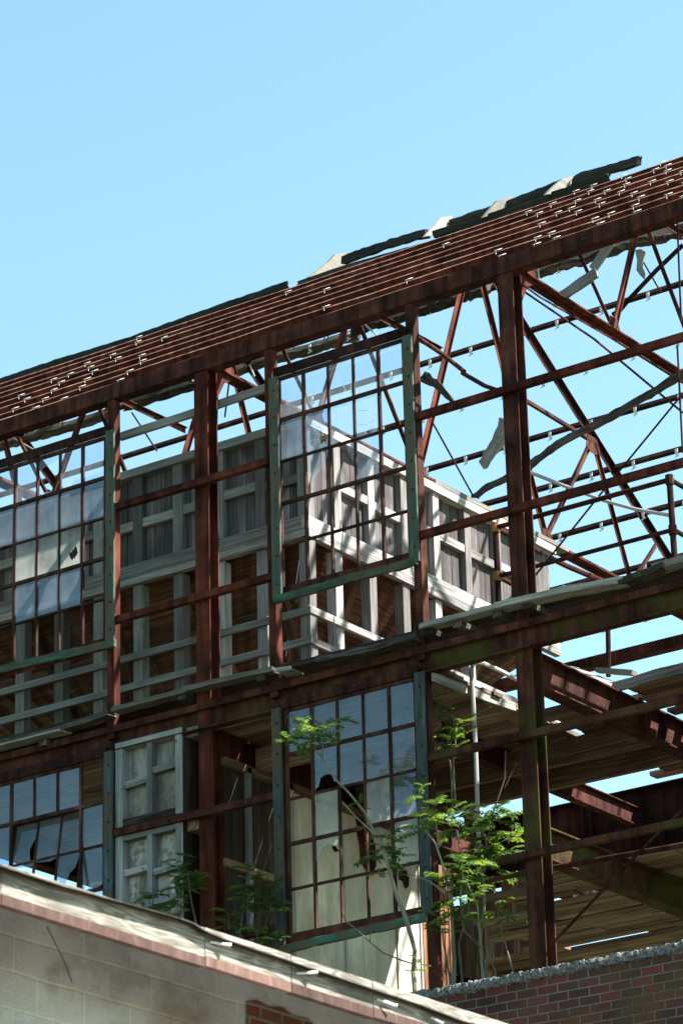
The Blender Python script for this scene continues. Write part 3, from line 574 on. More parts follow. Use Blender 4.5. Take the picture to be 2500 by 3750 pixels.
for a in range(4): vm.bar(vp(a, 0), vp(a, 2), 0.022, 0.03, V((0, 1, 0)), .5)
for b in range(3): vm.bar(vp(0, b), vp(3, b), 0.03, 0.024, U, .5)
for a, b, cut in ((0, 0, [(0, 0), (.8, 0), (.72, .3), (.9, .55), (1, .5), (1, 1), (0, 1)]), (1, 0, [(0, 0), (1, 0), (1, 1), (0, 1)]), (2, 0, [(0, 0), (1, 0), (1, 1), (0, 1)]), (0, 1, [(0, 1), (0, .93), (.6, .9), (1, .86), (1, 1)]), (1, 1, [(0, 1), (0, .95), (.7, .9), (1, .97), (1, 1)]), (2, 1, [(0, 1), (0, .25), (.1, .4), (.25, .3), (.4, .18), (.6, .5), (.8, .6), (1, 1)])):
    MB().face([vp(a+x, b+1-y) for x, y in cut], cut).build('glass_pane', 'glass_blue', F3)
VS = vm.build('vent_sash', 'muntin', F3)
window(-0.82, 0.98, 11.34, 14.0, [[Bl]*5, [E_, ('b', None, [[(0, 0), (0, 1), (1, 1), (1, .12), (.82, .15), (.75, .32), (.5, .36), (.28, .3), (.2, .12), (.08, .08)]]), Bl, Bl, Bl], [E_, 'p', E_, 'p', Bl], [E_, ('p', None, [[(0, 1), (0, .45), (.12, .62), (.3, .78), (.55, .84), (.8, .78), (1, .7), (1, 1)]]), E_, E_, 'p'], [E_]*5],
       'lower storey window with long hanging side boards and bushes in front', [(-0.90, 11.05, 14.03), (1.09, 11.24, 14.03)], 'teal', [d4(520, 518), d4(800, 452), d4(1080, 388), d4(1350, 330)], 0.13)
def crack(lines):
    for pts in lines:
        q = [PY(p, -0.036) for p in pts]; MB().tube(q, 0.0035, 0.002, 4).build('crack', 'zinc', W2W)
crack([[c2(600, 1240), c2(630, 1290), c2(668, 1300)], [c2(668, 1300), c2(640, 1210), c2(665, 1190)], [c2(585, 1330), c2(660, 1320)], [c2(600, 1400), c2(655, 1330)], [c2(650, 1380), c2(670, 1335)], [c2(900, 1140), c2(950, 1135), c2(1010, 1165)], [c2(890, 1225), c2(940, 1230), c2(1000, 1190)], [c2(940, 1230), c2(935, 1290)], [c2(790, 960), c2(808, 1010), c2(820, 1065)], [c2(805, 1010), c2(775, 1035)]])
# ragged floor-edge boards above the spandrel
random.seed(21)
def edge(pts, m='ledge', th=0.06, dp=0.16, jit=0.25, Y=-0.10): return MB().sweep([PY(p, Y) for p in pts], dp, th, U, jit, seg=0.08, ragged=0.03).build('floor_edge_board', m, B)
edge([c6(738, 1140), c6(980, 1075), c6(1210, 1015)]); edge([c6(1200, 1008), c6(1568, 920), c5(365, 1490)])
edge([c5(640, 1437), c5(950, 1375), c5(1280, 1285)], 'rotten', 0.075, 0.2, 0.5); edge([c5(405, 1505), c5(505, 1490)], 'ledge', 0.05, 0.25); edge([c5(480, 1485), c5(650, 1440)], 'rotten', 0.03, 0.2, 0.4)
edge([c5(1312, 1217), c5(1568, 1150), d1(500, 122)]); edge([d1(508, 120), d1(700, 75), c4(900, 1440), c4(1240, 1380)], 'ledge', 0.07, 0.2)
edge([c4(1230, 1385), c4(1300, 1360), c4(1400, 1330), c4(1480, 1290)], 'rotten', 0.07, 0.2, 0.8); edge([c4(1400, 1315), c4(1568, 1262), c4(1900, 1165)], 'ledge', 0.08)
edge([(-200, 2752), c6(0, 1355), c6(350, 1275), c6(560, 1212), c6(716, 1160)], 'rotten', 0.06, 0.16, 0.35); edge([(-200, 2770), c6(0, 1375), c6(420, 1270)], 'ledge', 0.025, 0.2, 0.3, -0.13)
for a in (d1(118, 262), d1(290, 222), d1(515, 163), d1(685, 113), c6(290, 1350+0), c6(1180, 1055), c5(290, 1545), c5(1340, 1250)):
    P = PY(a, -0.08); MB().box(P.x-0.06, P.x+0.06, P.y-0.06, P.y+0.5, P.z-0.035, P.z+0.035).build('sleeper', 'rotten', B)
dk = MB()
y = 0.12
while y < 0.9:
    dk.box(-13, 9, y, y+0.2, 14.60, 14.64); y += 0.21
dk.build('floor_deck', 'darkwood', B)
# decks running back
random.seed(8)
rndh = random.Random(4)
def deck(name, z, y0, y1, x0, x1, m, hole=lambda x, y: False, seg=2.2, gap=0.012):
    d = MB(); y = y0
    while y < y1:
        wd = random.uniform(0.15, 0.22); x = x0 + random.uniform(-0.15, 0.15)
        while x < x1:
            xe = min(x1+random.uniform(-.12, .12), x+random.uniform(0.6, 1)*seg)
            if not hole((x+xe)/2, y): d.box(x, xe-0.006, y, y+wd-gap*random.uniform(.3, 2.2), z+random.uniform(-.012, .012), z+0.045)
            x = xe
        y += wd
    return d.build(name, m, B)
deck('floor_deck', 14.07, 0.05, 4.6, -6.6, 1.15, 'deckwood'); deck('floor_deck', 14.07, 2.1, 5.1, 1.16, 2.2, 'deckwood'); deck('floor_deck', 14.08, 2.0, 5.3, 2.5, 9, 'deckwood', lambda x, y: rndh.random() < 0.05, 1.6)
rndh = random.Random(4)
deck('floor_deck', 12.07, 2.0, 6.7, -1.6, 9, 'deckwood', lambda x, y: x < -0.4-0.6*(y-4) or rndh.random() < 0.09, 1.3, 0.014)
ed = MB().sweep([PX(d1(130, 515), 1.2), PX(d1(350, 600), 1.2), PX(d1(602, 690), 1.2)], 0.03, 0.10, U, 0.2).build('floor_edge_board', 'ledge', B)
MB().sweep([PX(d1(742, 405), 2.3), PX(d1(1000, 520), 2.3), PX(d1(1170, 585), 2.3)], 0.12, 0.05, U, 0.4).build('floor_edge_board', 'ledge', B)
MB().sweep([PY(d1(1165, 580), 2.0), PY(d1(1400, 510), 2.0), PY(d1(1568, 465), 2.0), PY(d1(2000, 350), 2.0)], 0.04, 0.12, U, 0.25).build('floor_edge_board', 'ledge', B)
MB().sweep([PY(d1(930, 470), 2.4), PY(d1(1160, 560), 2.0)], 0.16, 0.05, U, 0.4).build('splintered_board', 'ledge', B)
MB().sweep([PY(d1(1080, 480), 2.2), PY(d1(1290, 495), 2.2)], 0.12, 0.05, U, 0.4).build('splintered_board', 'ledge', B)
# inner partition along the column line: old boards, then whitewashed sheets
PXX = -1.93
P_ = MB(); random.seed(31); y = 0.24
while y < 1.5:
    P_.box(PXX-0.03, PXX+random.uniform(-.004, .004), y, y+0.135, 9.6, 13.6); y += 0.14
PW = P_.build('partition_wall', 'darkwood', B)
for ya, yb in ((1.52, 2.62), (2.625, 3.72), (3.725, 4.28)):
    MB().box(PXX-0.02, PXX-0.002+random.uniform(-.003, .003), ya, yb, 9.6, 13.64).build('wall_sheet', 'white', PW)
for yy in (0.62, 1.46): MB().box(PXX+0.004, PXX+0.06, yy, yy+0.07, 9.6, 13.7).build('stud', 'panelframe', PW)
MB().bar((PXX+0.02, 0.2, 13.68), (PXX+0.02, 4.4, 13.64), 0.08, 0.09).build('top_rail', 'deckwood', PW)
for zz in (12.45, 10.75): MB().bar((PXX+0.025, 0.2, zz), (PXX+0.025, 1.45, zz), 0.05, 0.09).build('rail', 'deckwood', PW)
for yy in (2.62, 3.73, 4.25):
    MB().box(PXX+0.002, PXX+0.016, yy-0.02, yy+0.02, 9.6, 13.6).build('joint_strip', 'white', PW)
for q in ([(850, 860), (890, 830), (900, 900), (880, 1040), (900, 1130), (905, 1230), (940, 1290), (960, 1310), (985, 1300), (1005, 1260), (1000, 1130), (975, 1060), (940, 1000)], [(1145, 1290), (1195, 1285), (1215, 1330), (1212, 1390), (1190, 1405), (1175, 1360), (1150, 1345)], [(720, 1135), (745, 1130), (768, 1165), (740, 1170)]):
    pts = [PX(c8(*a), PXX+0.004) for a in q]; MB().prism(pts, (0.003, 0, 0)).build('hole_patch', 'rust_dark', PW)
cs = MB()
for i in range(14): cs.box(PXX-0.03-0.012*(i % 2), PXX-0.005-0.012*(i % 2), 4.32+i*0.05, 4.32+i*0.05+0.048, 9.6, 13.4)
cs.build('wall_siding', 'corrug', PW)
# boarded inner back wall
bw = MB(); random.seed(41); x = -2.9
while x < -1.2:
    wd = random.uniform(0.1, 0.15); bw.box(x, x+wd-0.01, 5.6+random.uniform(0, .03), 5.63+0.02, 9.6, 13.4-random.choice((0, 0, .3))); x += wd
BW = bw.build('board_wall', 'deckwood', B)
for xx in (-2.35, -1.75): MB().box(xx, xx+0.1, 5.45, 5.58, 9.6, 12.9).build('stud', 'deckwood', BW)
bw = MB(); x = -12
while x < -2.9:
    wd = random.uniform(0.14, 0.2); bw.box(x, x+wd-0.008, 5.0, 5.03, 12.9, 14.0); x += wd
bw.build('board_wall', 'darkwood', B)  # dark wall added so the left lower window looks into darkness
for x in (-8.2, -5.2): MB().box(x, x+0.14, 5.2, 5.34, 9.6, 13.9).build('column', 'rust_red', B)

# ================================================================== timber hopper
H = thing('timber_hopper', (-5, 4, 14.1), 'grey timber storage hopper on stilts behind the upper windows', 'hopper')
random.seed(51)
HX, HY, HB, HZ0, HZ1, HL = -1.63, 1.6, 7.45, 16.87, 18.46, -9.3
sg = MB(); x = HL
while x < HX-0.05:
    wd = random.uniform(0.13, 0.19); xe = min(x+wd, HX-0.05); sg.box(x, xe-0.004, HY+0.11+random.uniform(0, .012), HY+0.14, HZ0+0.1, HZ1-0.02); x += wd
sg.build('siding', 'siding', H)
sg = MB(); y = HY+0.14
while y < HB:
    wd = random.uniform(0.13, 0.19); ye = min(y+wd, HB); sg.box(HX-0.14, HX-0.11+random.uniform(0, .012), y, ye-0.004, HZ0+0.1, HZ1-0.02); y += wd
sg.build('siding', 'siding', H)
sg = MB(); y = HY+0.15
while y < HB: sg.box(HL+0.02, HL+0.05, y, min(y+0.155, HB), HZ0+0.1, HZ1-0.02); y += 0.16
sg.build('siding', 'siding', H)
fx = [-1.71-0.655*k for k in range(12)]; fy = [2.3+0.745*k for k in range(7)]
for k, x in enumerate(fx):
    if k % 1 == 0: MB().box(x-0.075, x+0.075, HY+0.02, HY+0.105, 17.14, 18.36).build('stud', 'pale', H)  # front studs take the darker timber, shade put into the colour
    MB().box(x-0.075, x+0.075, HY+0.03, HY+0.17, 14.1, 16.86).build('post', 'pale' if k > 2 else 'grey', H)
for k, y in enumerate(fy):
    MB().box(HX-0.105, HX-0.02, y-0.07, y+0.07, 17.14, 18.36).build('stud', 'grey', H)
    if y < 5.7: MB().box(HX-0.17, HX-0.03, y-0.075, y+0.075, 14.1, 16.86).build('post', 'grey', H)
MB().bar((HL, HY+0.05, 18.42), (HX+0.02, HY+0.05, 18.42), 0.15, 0.11, warp=0.004).build('top_plate', 'pale', H)
MB().bar((HX-0.05, HY-0.02, 18.42), (HX-0.05, HB, 18.42), 0.15, 0.11).build('top_plate', 'grey', H)
MB().bar((HX-0.09, 4.5, 18.515), (HX-0.09, HB+0.35, 18.53), 0.22, 0.06).build('cap_board', 'ledge', H)
cb = MB(); cb.bar((HL, HY-0.0, 17.055), (HX+0.0, HY-0.0, 17.055), 0.075, 0.17); cb.bar((HL, HY+0.012, 16.92), (HX+0.0, HY+0.012, 16.92), 0.09, 0.095); cb.build('sill_beam', 'ledge', H)
cb = MB(); cb.bar((HX-0.02, HY-0.04, 17.055), (HX-0.02, HB, 17.055), 0.075, 0.17); cb.bar((HX-0.03, HY-0.02, 16.92), (HX-0.03, HB, 16.92), 0.09, 0.095); cb.build('sill_beam', 'grey', H)
for a, b in zip(fx, fx[1:]):
    z = 17.72+random.uniform(-.03, .03); MB().box(b+0.078, a-0.078, HY+0.03, HY+0.1, z-0.06, z+0.06).build('nogging', random.choice(('pale', 'ledge', 'wedge', 'pale')) if b < -2.5 else 'pale', H)
for a, b in zip(fy, fy[1:]):
    z = 17.78+random.uniform(-.03, .03); MB().box(HX-0.1, HX-0.03, a+0.073, b-0.073, z-0.055, z+0.055).build('nogging', 'grey', H)
for z in (15.9, 15.5):
    MB().bar((HL, HY-0.0, z), (HX+0.04, HY-0.0, z), 0.045, 0.09, warp=0.01).build('rail', 'pale', H)
    MB().bar((HX+0.0, HY-0.02, z), (HX+0.0, HB, z), 0.045, 0.09, warp=0.01).build('rail', 'grey', H)
# sloping funnel bottom, planks running down the slope
fn = MB(); DZ, IN = 2.45, 2.5
def funnel(a0, a1, n, f):
    for k in range(n):
        t0, t1 = k/n, (k+1)/n-0.0004
        q = [f(t0, 0), f(t1, 0), f(t1, 1), f(t0, 1)]; L = (q[3]-q[0]).length; ou = random.uniform(0, 50); r = random.random()
        nn = (q[1]-q[0]).cross(q[3]-q[0]).normalized()*0.03*(1+random.uniform(-.3, .3)); wd = (q[1]-q[0]).length
        fn.face(q, [(ou, 0), (ou, wd), (ou+L, wd), (ou+L, 0)], r); b = [p-nn for p in q]
        fn.face(b[::-1], None, r)
        for i in range(4): fn.face([q[i], b[i], b[(i+1) % 4], q[(i+1) % 4]], None, r)
xa, xb, ya, yb = HL, HX-0.18, HY+0.18, HB
funnel(0, 1, 56, lambda t, s_: V((xa+(xb-xa)*t if s_ == 0 else xa+IN+(xb-xa-2*IN)*t, ya+IN*s_, 17.08-DZ*s_)))
funnel(0, 1, 36, lambda t, s_: V((xb-IN*s_, ya+(yb-ya)*t if s_ == 0 else ya+IN+(yb-ya-2*IN)*t, 17.08-DZ*s_)))
funnel(0, 1, 36, lambda t, s_: V((xb-(xb-xa)*0.999-(-IN*s_), yb-(yb-ya)*t if s_ == 0 else yb-IN-(yb-ya-2*IN)*t, 17.08-DZ*s_)))
funnel(0, 1, 56, lambda t, s_: V((xb-(xb-xa)*t if s_ == 0 else xb-IN-(xb-xa-2*IN)*t, yb-IN*s_, 17.08-DZ*s_)))
fn.build('funnel', 'brown', H)
for s_ in (0.28, 0.62):
    MB().bar((xa+IN*s_, ya+IN*s_-0.07, 17.08-DZ*s_-0.07), (xb-IN*s_+0.05, ya+IN*s_-0.07, 17.08-DZ*s_-0.07), 0.12, 0.12).build('waler', 'brown', H)
    MB().bar((xb-IN*s_+0.07, ya+IN*s_-0.07, 17.08-DZ*s_-0.07), (xb-IN*s_+0.07, yb-IN*s_, 17.08-DZ*s_-0.07), 0.12, 0.12).build('waler', 'brown', H)
for k, x in enumerate(fx[1:8:2]): MB().bar((x, HY+0.3, 16.8), (x-0.35+0.7*(k % 2), HY+1.9, 14.2), 0.09, 0.12).build('brace', 'brown', H)
for k, y in enumerate(fy[1:6:2]): MB().bar((HX-0.3, y, 16.8), (HX-1.8, y+0.4, 14.2), 0.09, 0.12).build('brace', 'brown', H)

# ================================================================== other things
# pipe railing beside the hopper
RL = thing('pipe_railing', (2.5, 1.2, 14.6), 'rusty two-rail pipe handrail beside the right hand column', 'railing')
MB().tube([(1.37, 1.2, 16.11), (3.72, 1.2, 16.11)], 0.03).build('rail', 'rust', RL); MB().tube([(1.36, 1.2, 15.5), (3.70, 1.2, 15.5)], 0.026).build('rail', 'rust', RL)
for x in (1.36, 3.71): MB().tube([(x, 1.2, 14.5), (x, 1.2, 16.11)], 0.036).build('post', 'rust_dark', RL)
for x in (1.36, 3.71):
    for z in (15.5, 16.11): MB().tube([(x, 1.2, z-0.06), (x, 1.2, z+0.055)], 0.048).build('fitting', 'fitting' if x < 2 else 'rust', RL)
for z in (16.11, 15.5): MB().tube([(3.72, 1.2, z), (3.72, 2.6, z)], 0.028).build('rail', 'rust_dark', RL); MB().tube([(1.36, 1.2, z), (1.36, 2.2, z-.02)], 0.028).build('rail', 'rust', RL)
# bent conduit
cv = PX(d1(360, 520), 1.25); pts = [PX(d1(398, 1560), 1.25), PX(d1(380, 1000), 1.25), PX(d1(366, 700), 1.25), PX(d1(355, 520), 1.25), PX(d1(354, 470), 1.25), PX(d1(365, 440), 1.25), PX(d1(388, 431), 1.25), PX(d1(420, 438), 1.25), PX(d1(520, 482), 1.25), PX(d1(640, 545), 1.25)]
tag(MB().tube(pts, 0.026).build('conduit', 'galv', smooth=True), 'grey hooked conduit rising through the bushes beside the right column', 'pipe')
tag(MB().tube([PY(d1(1137, 235), 2.6), PY(d1(1139, 330), 2.6), PY(d1(1140, 515), 2.6)], 0.03).build('stub_pipe', 'rust'), 'short rusty standpipe in the sky gap above the splintered floor boards', 'pipe')
tag(MB().tube([PY(p, 2.5) for p in (c4(560, 690), c4(690, 752), c4(900, 835), c4(1120, 915), c4(1300, 965), c4(1495, 1000))], 0.024).build('slack_cable', 'galv'), 'grey sagging conduit hanging aslant behind the right column', 'pipe')
# loose boards
def loose(name, pts, Y, w_, h_, m, label, jit=0.15, taper=(1, 1), X=None, rag=0.04, up=U):
    q = [PX(p, X) if X is not None else PY(p, Y) for p in pts]
    return tag(MB().sweep(q, w_, h_, up, jit, taper, 0.06, ragged=rag).build(name, m), label, 'board')
vw = (-FW)
loose('loose_board', [c3(1150, 590), c3(1100, 690), c3(992, 845)], 1.6, 0.03, 0.12, 'wedge', 'bleached white board hanging down from the eave at the upper right', 0.1, rag=.01)
loose('loose_board', [c3(1008, 872), c3(880, 960), c3(745, 1055)], 1.4, 0.04, 0.13, 'ledge', 'grey peeling board lying across the truss tie below the bleached white board', 0.15)
loose('splintered_plank', [c4(80, 200), c4(150, 245), c4(215, 310), c4(262, 365)], 5.0, 0.10, 0.13, 'rotten', 'short broken dark plank hanging beside the middle upper window', 0.5, (1.1, 0.35))
loose('splintered_plank', [c4(560, 470), c4(520, 560), c4(470, 630), c4(425, 700)], 5.5, 0.06, 0.24, 'ledge', 'splintered grey plank end dangling left of the right column', 0.6, (1, 0.6), rag=.08)
loose('driftwood_plank', [c4(1640, 140), c4(1530, 208), c4(1400, 290), c4(1270, 362), c4(1150, 437), c4(1000, 510), c4(850, 590), c4(690, 712), c4(540, 795), c4(450, 835), c4(370, 895)], 3.2, 0.075, 0.085, 'rotten', 'long twisted grey driftwood plank slanting across the sky behind the right column', 0.5, (1, 0.8))
sh = MB(); q = [(1262, 722), (1300, 716), (1330, 735), (1312, 790), (1310, 830), (1325, 870), (1322, 912), (1290, 880), (1270, 850), (1275, 790)]
sh.prism([PY(c3(*p), 5.5) for p in q], (0.0, 0.012, 0)); tag(sh.build('torn_sheet', 'wedge'), 'torn pale strip hanging from the rotten ridge plank at the upper right', 'sheet')
# panelled shutters between the lower windows
random.seed(61)
def shutter(z0, z1, label, cross):
    T = thing('panelled_shutter', (-2.85, 0, z0), label, 'shutter', 'whitewashed panelled shutters'); x0, x1 = -3.33, -2.35
    MB().box(x0+0.03, x1-0.03, 0.062, 0.08, z0+0.03, z1-0.03).build('board', 'panel', T)
    f_ = 0.085
    MB().box(x0, x0+0.11, -0.06, 0.06, z0, z1).build('stile', 'panelframe', T); MB().box(x1-0.075, x1, -0.06, 0.06, z0, z1).build('stile', 'panelframe', T)
    MB().box(x0+0.11, x1-0.075, -0.055, 0.059, z1-f_, z1).build('rail', 'panelframe', T); MB().box(x0+0.11, x1-0.075, -0.055, 0.059, z0, z0+f_).build('rail', 'rotten', T)
    MB().box(-2.86, -2.785, -0.05, 0.058, z0+f_, z1-f_).build('mullion', 'panelframe', T)
    for k_, zz in enumerate(cross):
        a, b = (x0+0.11, -2.862) if k_ % 2 == 0 else (-2.783, x1-0.075)
        MB().sweep([(a, 0.01, zz), (b, 0.01, zz+0.02)], 0.09, 0.075, U, 0.3).build('crossbar', 'panelframe', T)
    MB().box(x1+0.002, x1+0.03, -0.03, 0.30, z0, z1).build('return_board', 'darkwood', T)
    MB().box(x1+0.004, x1+0.014, -0.055, -0.033, z0, z1).build('metal_edge', 'galv', T)
shutter(13.07, 14.12, 'upper whitewashed panelled shutter beside the rust red column', (13.58, 13.68))
shutter(11.3, 12.98, 'lower whitewashed panelled shutter standing on the shed roofline', (12.0, 12.08, 12.50, 12.44))
for z in (14.08, 12.93): pass
MB().box(-2.33, -2.12, 0.02, 0.24, 14.0, 14.12).build('wooden_block', 'ledge', B); MB().box(-2.33, -2.12, 0.03, 0.25, 12.86, 12.98).build('wooden_block', 'deckwood', B)

# brick wall with rough coping
BY = -2.6
ZB = PY((2000, 3542), BY).z
BWL = thing('brick_wall', (6, BY, 0), 'dark red brick wall with rough stone coping at the lower right', 'wall')
bb = MB(); xL, xR, zT = -4.0, 11.0, ZB-0.108
def qd(p, uv): bb.face([V(a) for a in p], uv)
qd([(xL, BY, 0), (xR, BY, 0), (xR, BY, zT), (xL, BY, zT)], [(xL, 0), (xR, 0), (xR, zT), (xL, zT)])
qd([(xR, BY, 0), (xR, BY+0.3, 0), (xR, BY+0.3, zT), (xR, BY, zT)], [(0, 0), (.3, 0), (.3, zT), (0, zT)])
qd([(xR, BY+.3, 0), (xL, BY+.3, 0), (xL, BY+.3, zT), (xR, BY+.3, zT)], [(xL, 0), (xR, 0), (xR, zT), (xL, zT)])
qd([(xL, BY, zT), (xR, BY, zT), (xR, BY+.3, zT), (xL, BY+.3, zT)], [(xL, 0), (xR, 0), (xR, .3), (xL, .3)])
bb.build('brickwork', 'brick', BWL)
cp = MB(); rg = []
for i in range(620):
    x = xL+0.5+i*0.022; k = []
    for q in range(12):
        t = 2*math.pi*q/12; ry, rz = 0.19, 0.058
        b0 = V((x, BY+0.14+ry*math.copysign(abs(math.cos(t))**0.5, math.cos(t)), ZB-0.058+rz*math.copysign(abs(math.sin(t))**0.5, math.sin(t))))
        nz = noise.noise(b0*7)*0.012 + noise.noise(b0*28+V((5, 5, 5)))*0.026
        k.append(b0 + V((0, math.cos(t)*nz, math.sin(t)*nz)))
    rg.append(k)
cp.rings(rg); cp.build('coping', 'stone', BWL)
bed = MB().box(xL+0.2, xR, BY+0.31, -0.06, ZB-0.5, ZB-0.12, .5).build('roof_soil', 'ground'); tag(bed, kind='structure')
# shed with the white fascia in the lower left corner
SX = 10.0
S = thing('block_shed', (SX-2, -16, 0), 'grey concrete block shed with weathered white fascia board in the foreground', 'shed')
zf0, zf1 = 6.235, 6.455
wl = MB(); wx = SX-0.75
wl.face([V((wx, -22, 0)), V((wx, -8, 0)), V((wx, -8, zf1+0.20)), V((wx, -22, zf1+0.20))], [(-22, 0.02), (-8, 0.02), (-8, zf1+.20), (-22, zf1+.20)])
wl.face([V((wx-6, -22, 0)), V((wx, -22, 0)), V((wx, -22, zf1+0.20)), V((wx-6, -22, zf1+0.20))], [(0, 0), (6, 0), (6, zf1), (0, zf1)])
wl.face([V((wx, -8, 0)), V((wx-6, -8, 0)), V((wx-6, -8, zf1+0.20)), V((wx, -8, zf1+0.20))], [(0, 0), (6, 0), (6, zf1), (0, zf1)])
wl.build('wall', 'block', S)
yb = PX((905, 3700), wx+0.01).y; ye = PX((1150, 3730), wx+0.01).y
pp_ = [PX(p, wx+0.012) for p in ((905, 3672), (950, 3668), (985, 3690), (1040, 3694), (1075, 3722), (1130, 3735), (1165, 3770), (1165, 3990), (905, 3990))][::-1]
pb = MB(); pb.face(pp_, [(p.y, p.z) for p in pp_]); pb.build('brick_pier', 'pier', S)
joints = [-19.6] + [PX(p, SX).y for p in (d3(5, 300), d3(1175, 650), d4(575, 720), d4(1045, 870))] + [-10.5]
random.seed(71)
for a, b in zip(joints, joints[1:]):
    dz = random.uniform(-.004, .004)
    MB().bar((SX-0.02, a+0.004, (zf0+zf1)/2+0.02+dz), (SX-0.02, b-0.004, (zf0+zf1)/2+0.02+dz), 0.04, zf1-zf0-0.05).build('fascia_board', 'fascia', S)
    MB().bar((SX-0.022, a+0.004, zf0+0.028+dz), (SX-0.022, b-0.004, zf0+0.024+dz), 0.05, 0.056).build('fascia_trim', 'redtrim', S)
sf = MB()
for k in range(7): a_ = SX-0.05-k*0.1; sf.bar((a_-0.05, -21.5, zf0+0.05+0.04*k), (a_-0.05, -8.5, zf0+0.05+0.04*k), 0.11, 0.02, V((0.37, 0, 0.93)))
sf.build('soffit', 'darkwood', S)
rfp = [(0, 185), (340, 295), (700, 395), (1040, 490), (1120, 520), (1180, 560), (1568, 715)]
rf = MB(); pr_ = []
prev = [PX((-600, 2995), SX+0.052)] + [PX(d3(*p), SX+0.052) for p in rfp[:6]] + [PX(d4(*p), SX+0.052) for p in ((200, 455), (560, 575), (1050, 740), (1320, 830), (1568, 925))]
prev += [V((SX+0.052, -9.5, zf1+0.015))]
for e0, (dx, th) in enumerate(((0.0, 0.008), (-0.02, 0.008))):
    for a, b in zip(prev, prev[1:]):
        q = []
        A_, B_ = a+V((dx, 0, e0*-0.009)), b+V((dx, 0, e0*-0.009))
        C_, D_ = V((SX-6, b.y, b.z+2.0-e0*0.009)), V((SX-6, a.y, a.z+2.0-e0*0.009))
        r = random.random(); t = V((0, 0, th)); ou = random.random()*9
        L = (B_-A_).length
        rf.face([A_-t, B_-t, B_, A_], [(ou, 0), (ou+L, 0), (ou+L, .012), (ou, .012)], r); rf.face([A_, B_, C_, D_], [(ou, 0), (ou+L, 0), (ou+L, 6), (ou, 6)], r); rf.face([A_-t, D_-t, C_-t, B_-t], None, r)
rf.build('roof', 'shingle', S)
for a, b in ((d3(1203, 627), d3(1316, 648)), (d4(600, 652), d4(715, 648)), (d4(1063, 800), d4(1170, 838)), (d4(1375, 905), d4(1440, 940))):
    A_ = PX(a, SX+0.002); B_ = PX(b, SX+0.02) + V((0.06, 0, 0)); nl = MB().tube([A_, PX(b, SX+0.05)], 0.008); e1 = PX(b, SX+0.05); nl.tube([e1, e1+(e1-A_).normalized()*0.006], 0.012); nl.build('nail', 'nail', S)
MB().tube([PX(p, wx+0.006) for p in (d3(270, 540), d3(310, 620), d3(350, 700), d3(385, 780), d3(415, 865))], 0.002, n=5).build('hanging_wire', 'rust_dark', S)

# ================================================================== plants
def leaflet(mb, base, d, n, L, wd, r):
    sdv = d.cross(n).normalized()*wd/2; mid = base + d*L*0.45 - n*L*0.03; tip = base + d*L - n*L*0.12
    mb.face([base, mid+sdv, tip], [(0, 0)]*3, r); mb.face([base, tip, mid-sdv], [(0, 0)]*3, r)
def compound(mb, base, d, L, rng, pairs=7, droop=0.5):
    """a drooping pinnate leaf"""
    d = d.normalized(); p = V(base); r = rng.random(); step = L/pairs
    lw = L*0.145
    for i in range(pairs):
        d = (d + V((0, 0, -droop/pairs*(0.4+i/pairs)))).normalized(); q = p + d*step
        sdv = d.cross(U).normalized(); n = sdv.cross(d)
        w_ = d.cross(n).normalized()*0.004; mb.face([p-w_, p+w_, q+w_*0.7, q-w_*0.7], [(0, 0)]*4, 0.3)
        for s_ in (1, -1):
            ld = (sdv*s_*0.85 + d*0.55 - n*rng.uniform(0.1, 0.5)).normalized()
            ll = L*0.30*(1-0.45*abs(i/pairs-0.45))*rng.uniform(.85, 1.1); leaflet(mb, q, ld, n, ll, lw, min(1, max(0, r+rng.uniform(-.25, .25))))
        p = q
    leaflet(mb, p, d, n, L*0.2, lw, r)
def plant(label, stems, clusters, Y, seed, LS=0.30, base=None, name='sumac_sapling'):
    rng = random.Random(seed)
    P0 = PY(stems[0][0][0], Y); T = thing(name, (P0.x, P0.y, min(P0.z, ZB)), label, 'plant')
    for q, (pts, r0, r1) in enumerate(stems):
        wp = [PY(p, Y + 0.05*math.sin(i*1.7)) for i, p in enumerate(pts)]
        if wp[0].z < 10.8: wp.insert(0, wp[0] - U*0.8)      # rooted below the top of the wall
        MB().tube(wp, r0, r1, 6).build('stem' if q == 0 else 'branch', 'stem', T, True)
    fo = MB()
    for (p, n, sc) in clusters:
        c = PY(p, Y + rng.uniform(-.12, .12))
        for k in range(n+1):
            a = 2*math.pi*(k+rng.random())/(n+1); d = V((math.cos(a), math.sin(a), rng.uniform(0.05, 0.75)))
            compound(fo, c + V((rng.uniform(-.05, .05), 0, rng.uniform(-.13, .09))), d, LS*sc*rng.uniform(.55, 1.3), rng, 7, rng.uniform(.5, 1.1))
    fo.build('foliage', 'leaf', T)
    return T
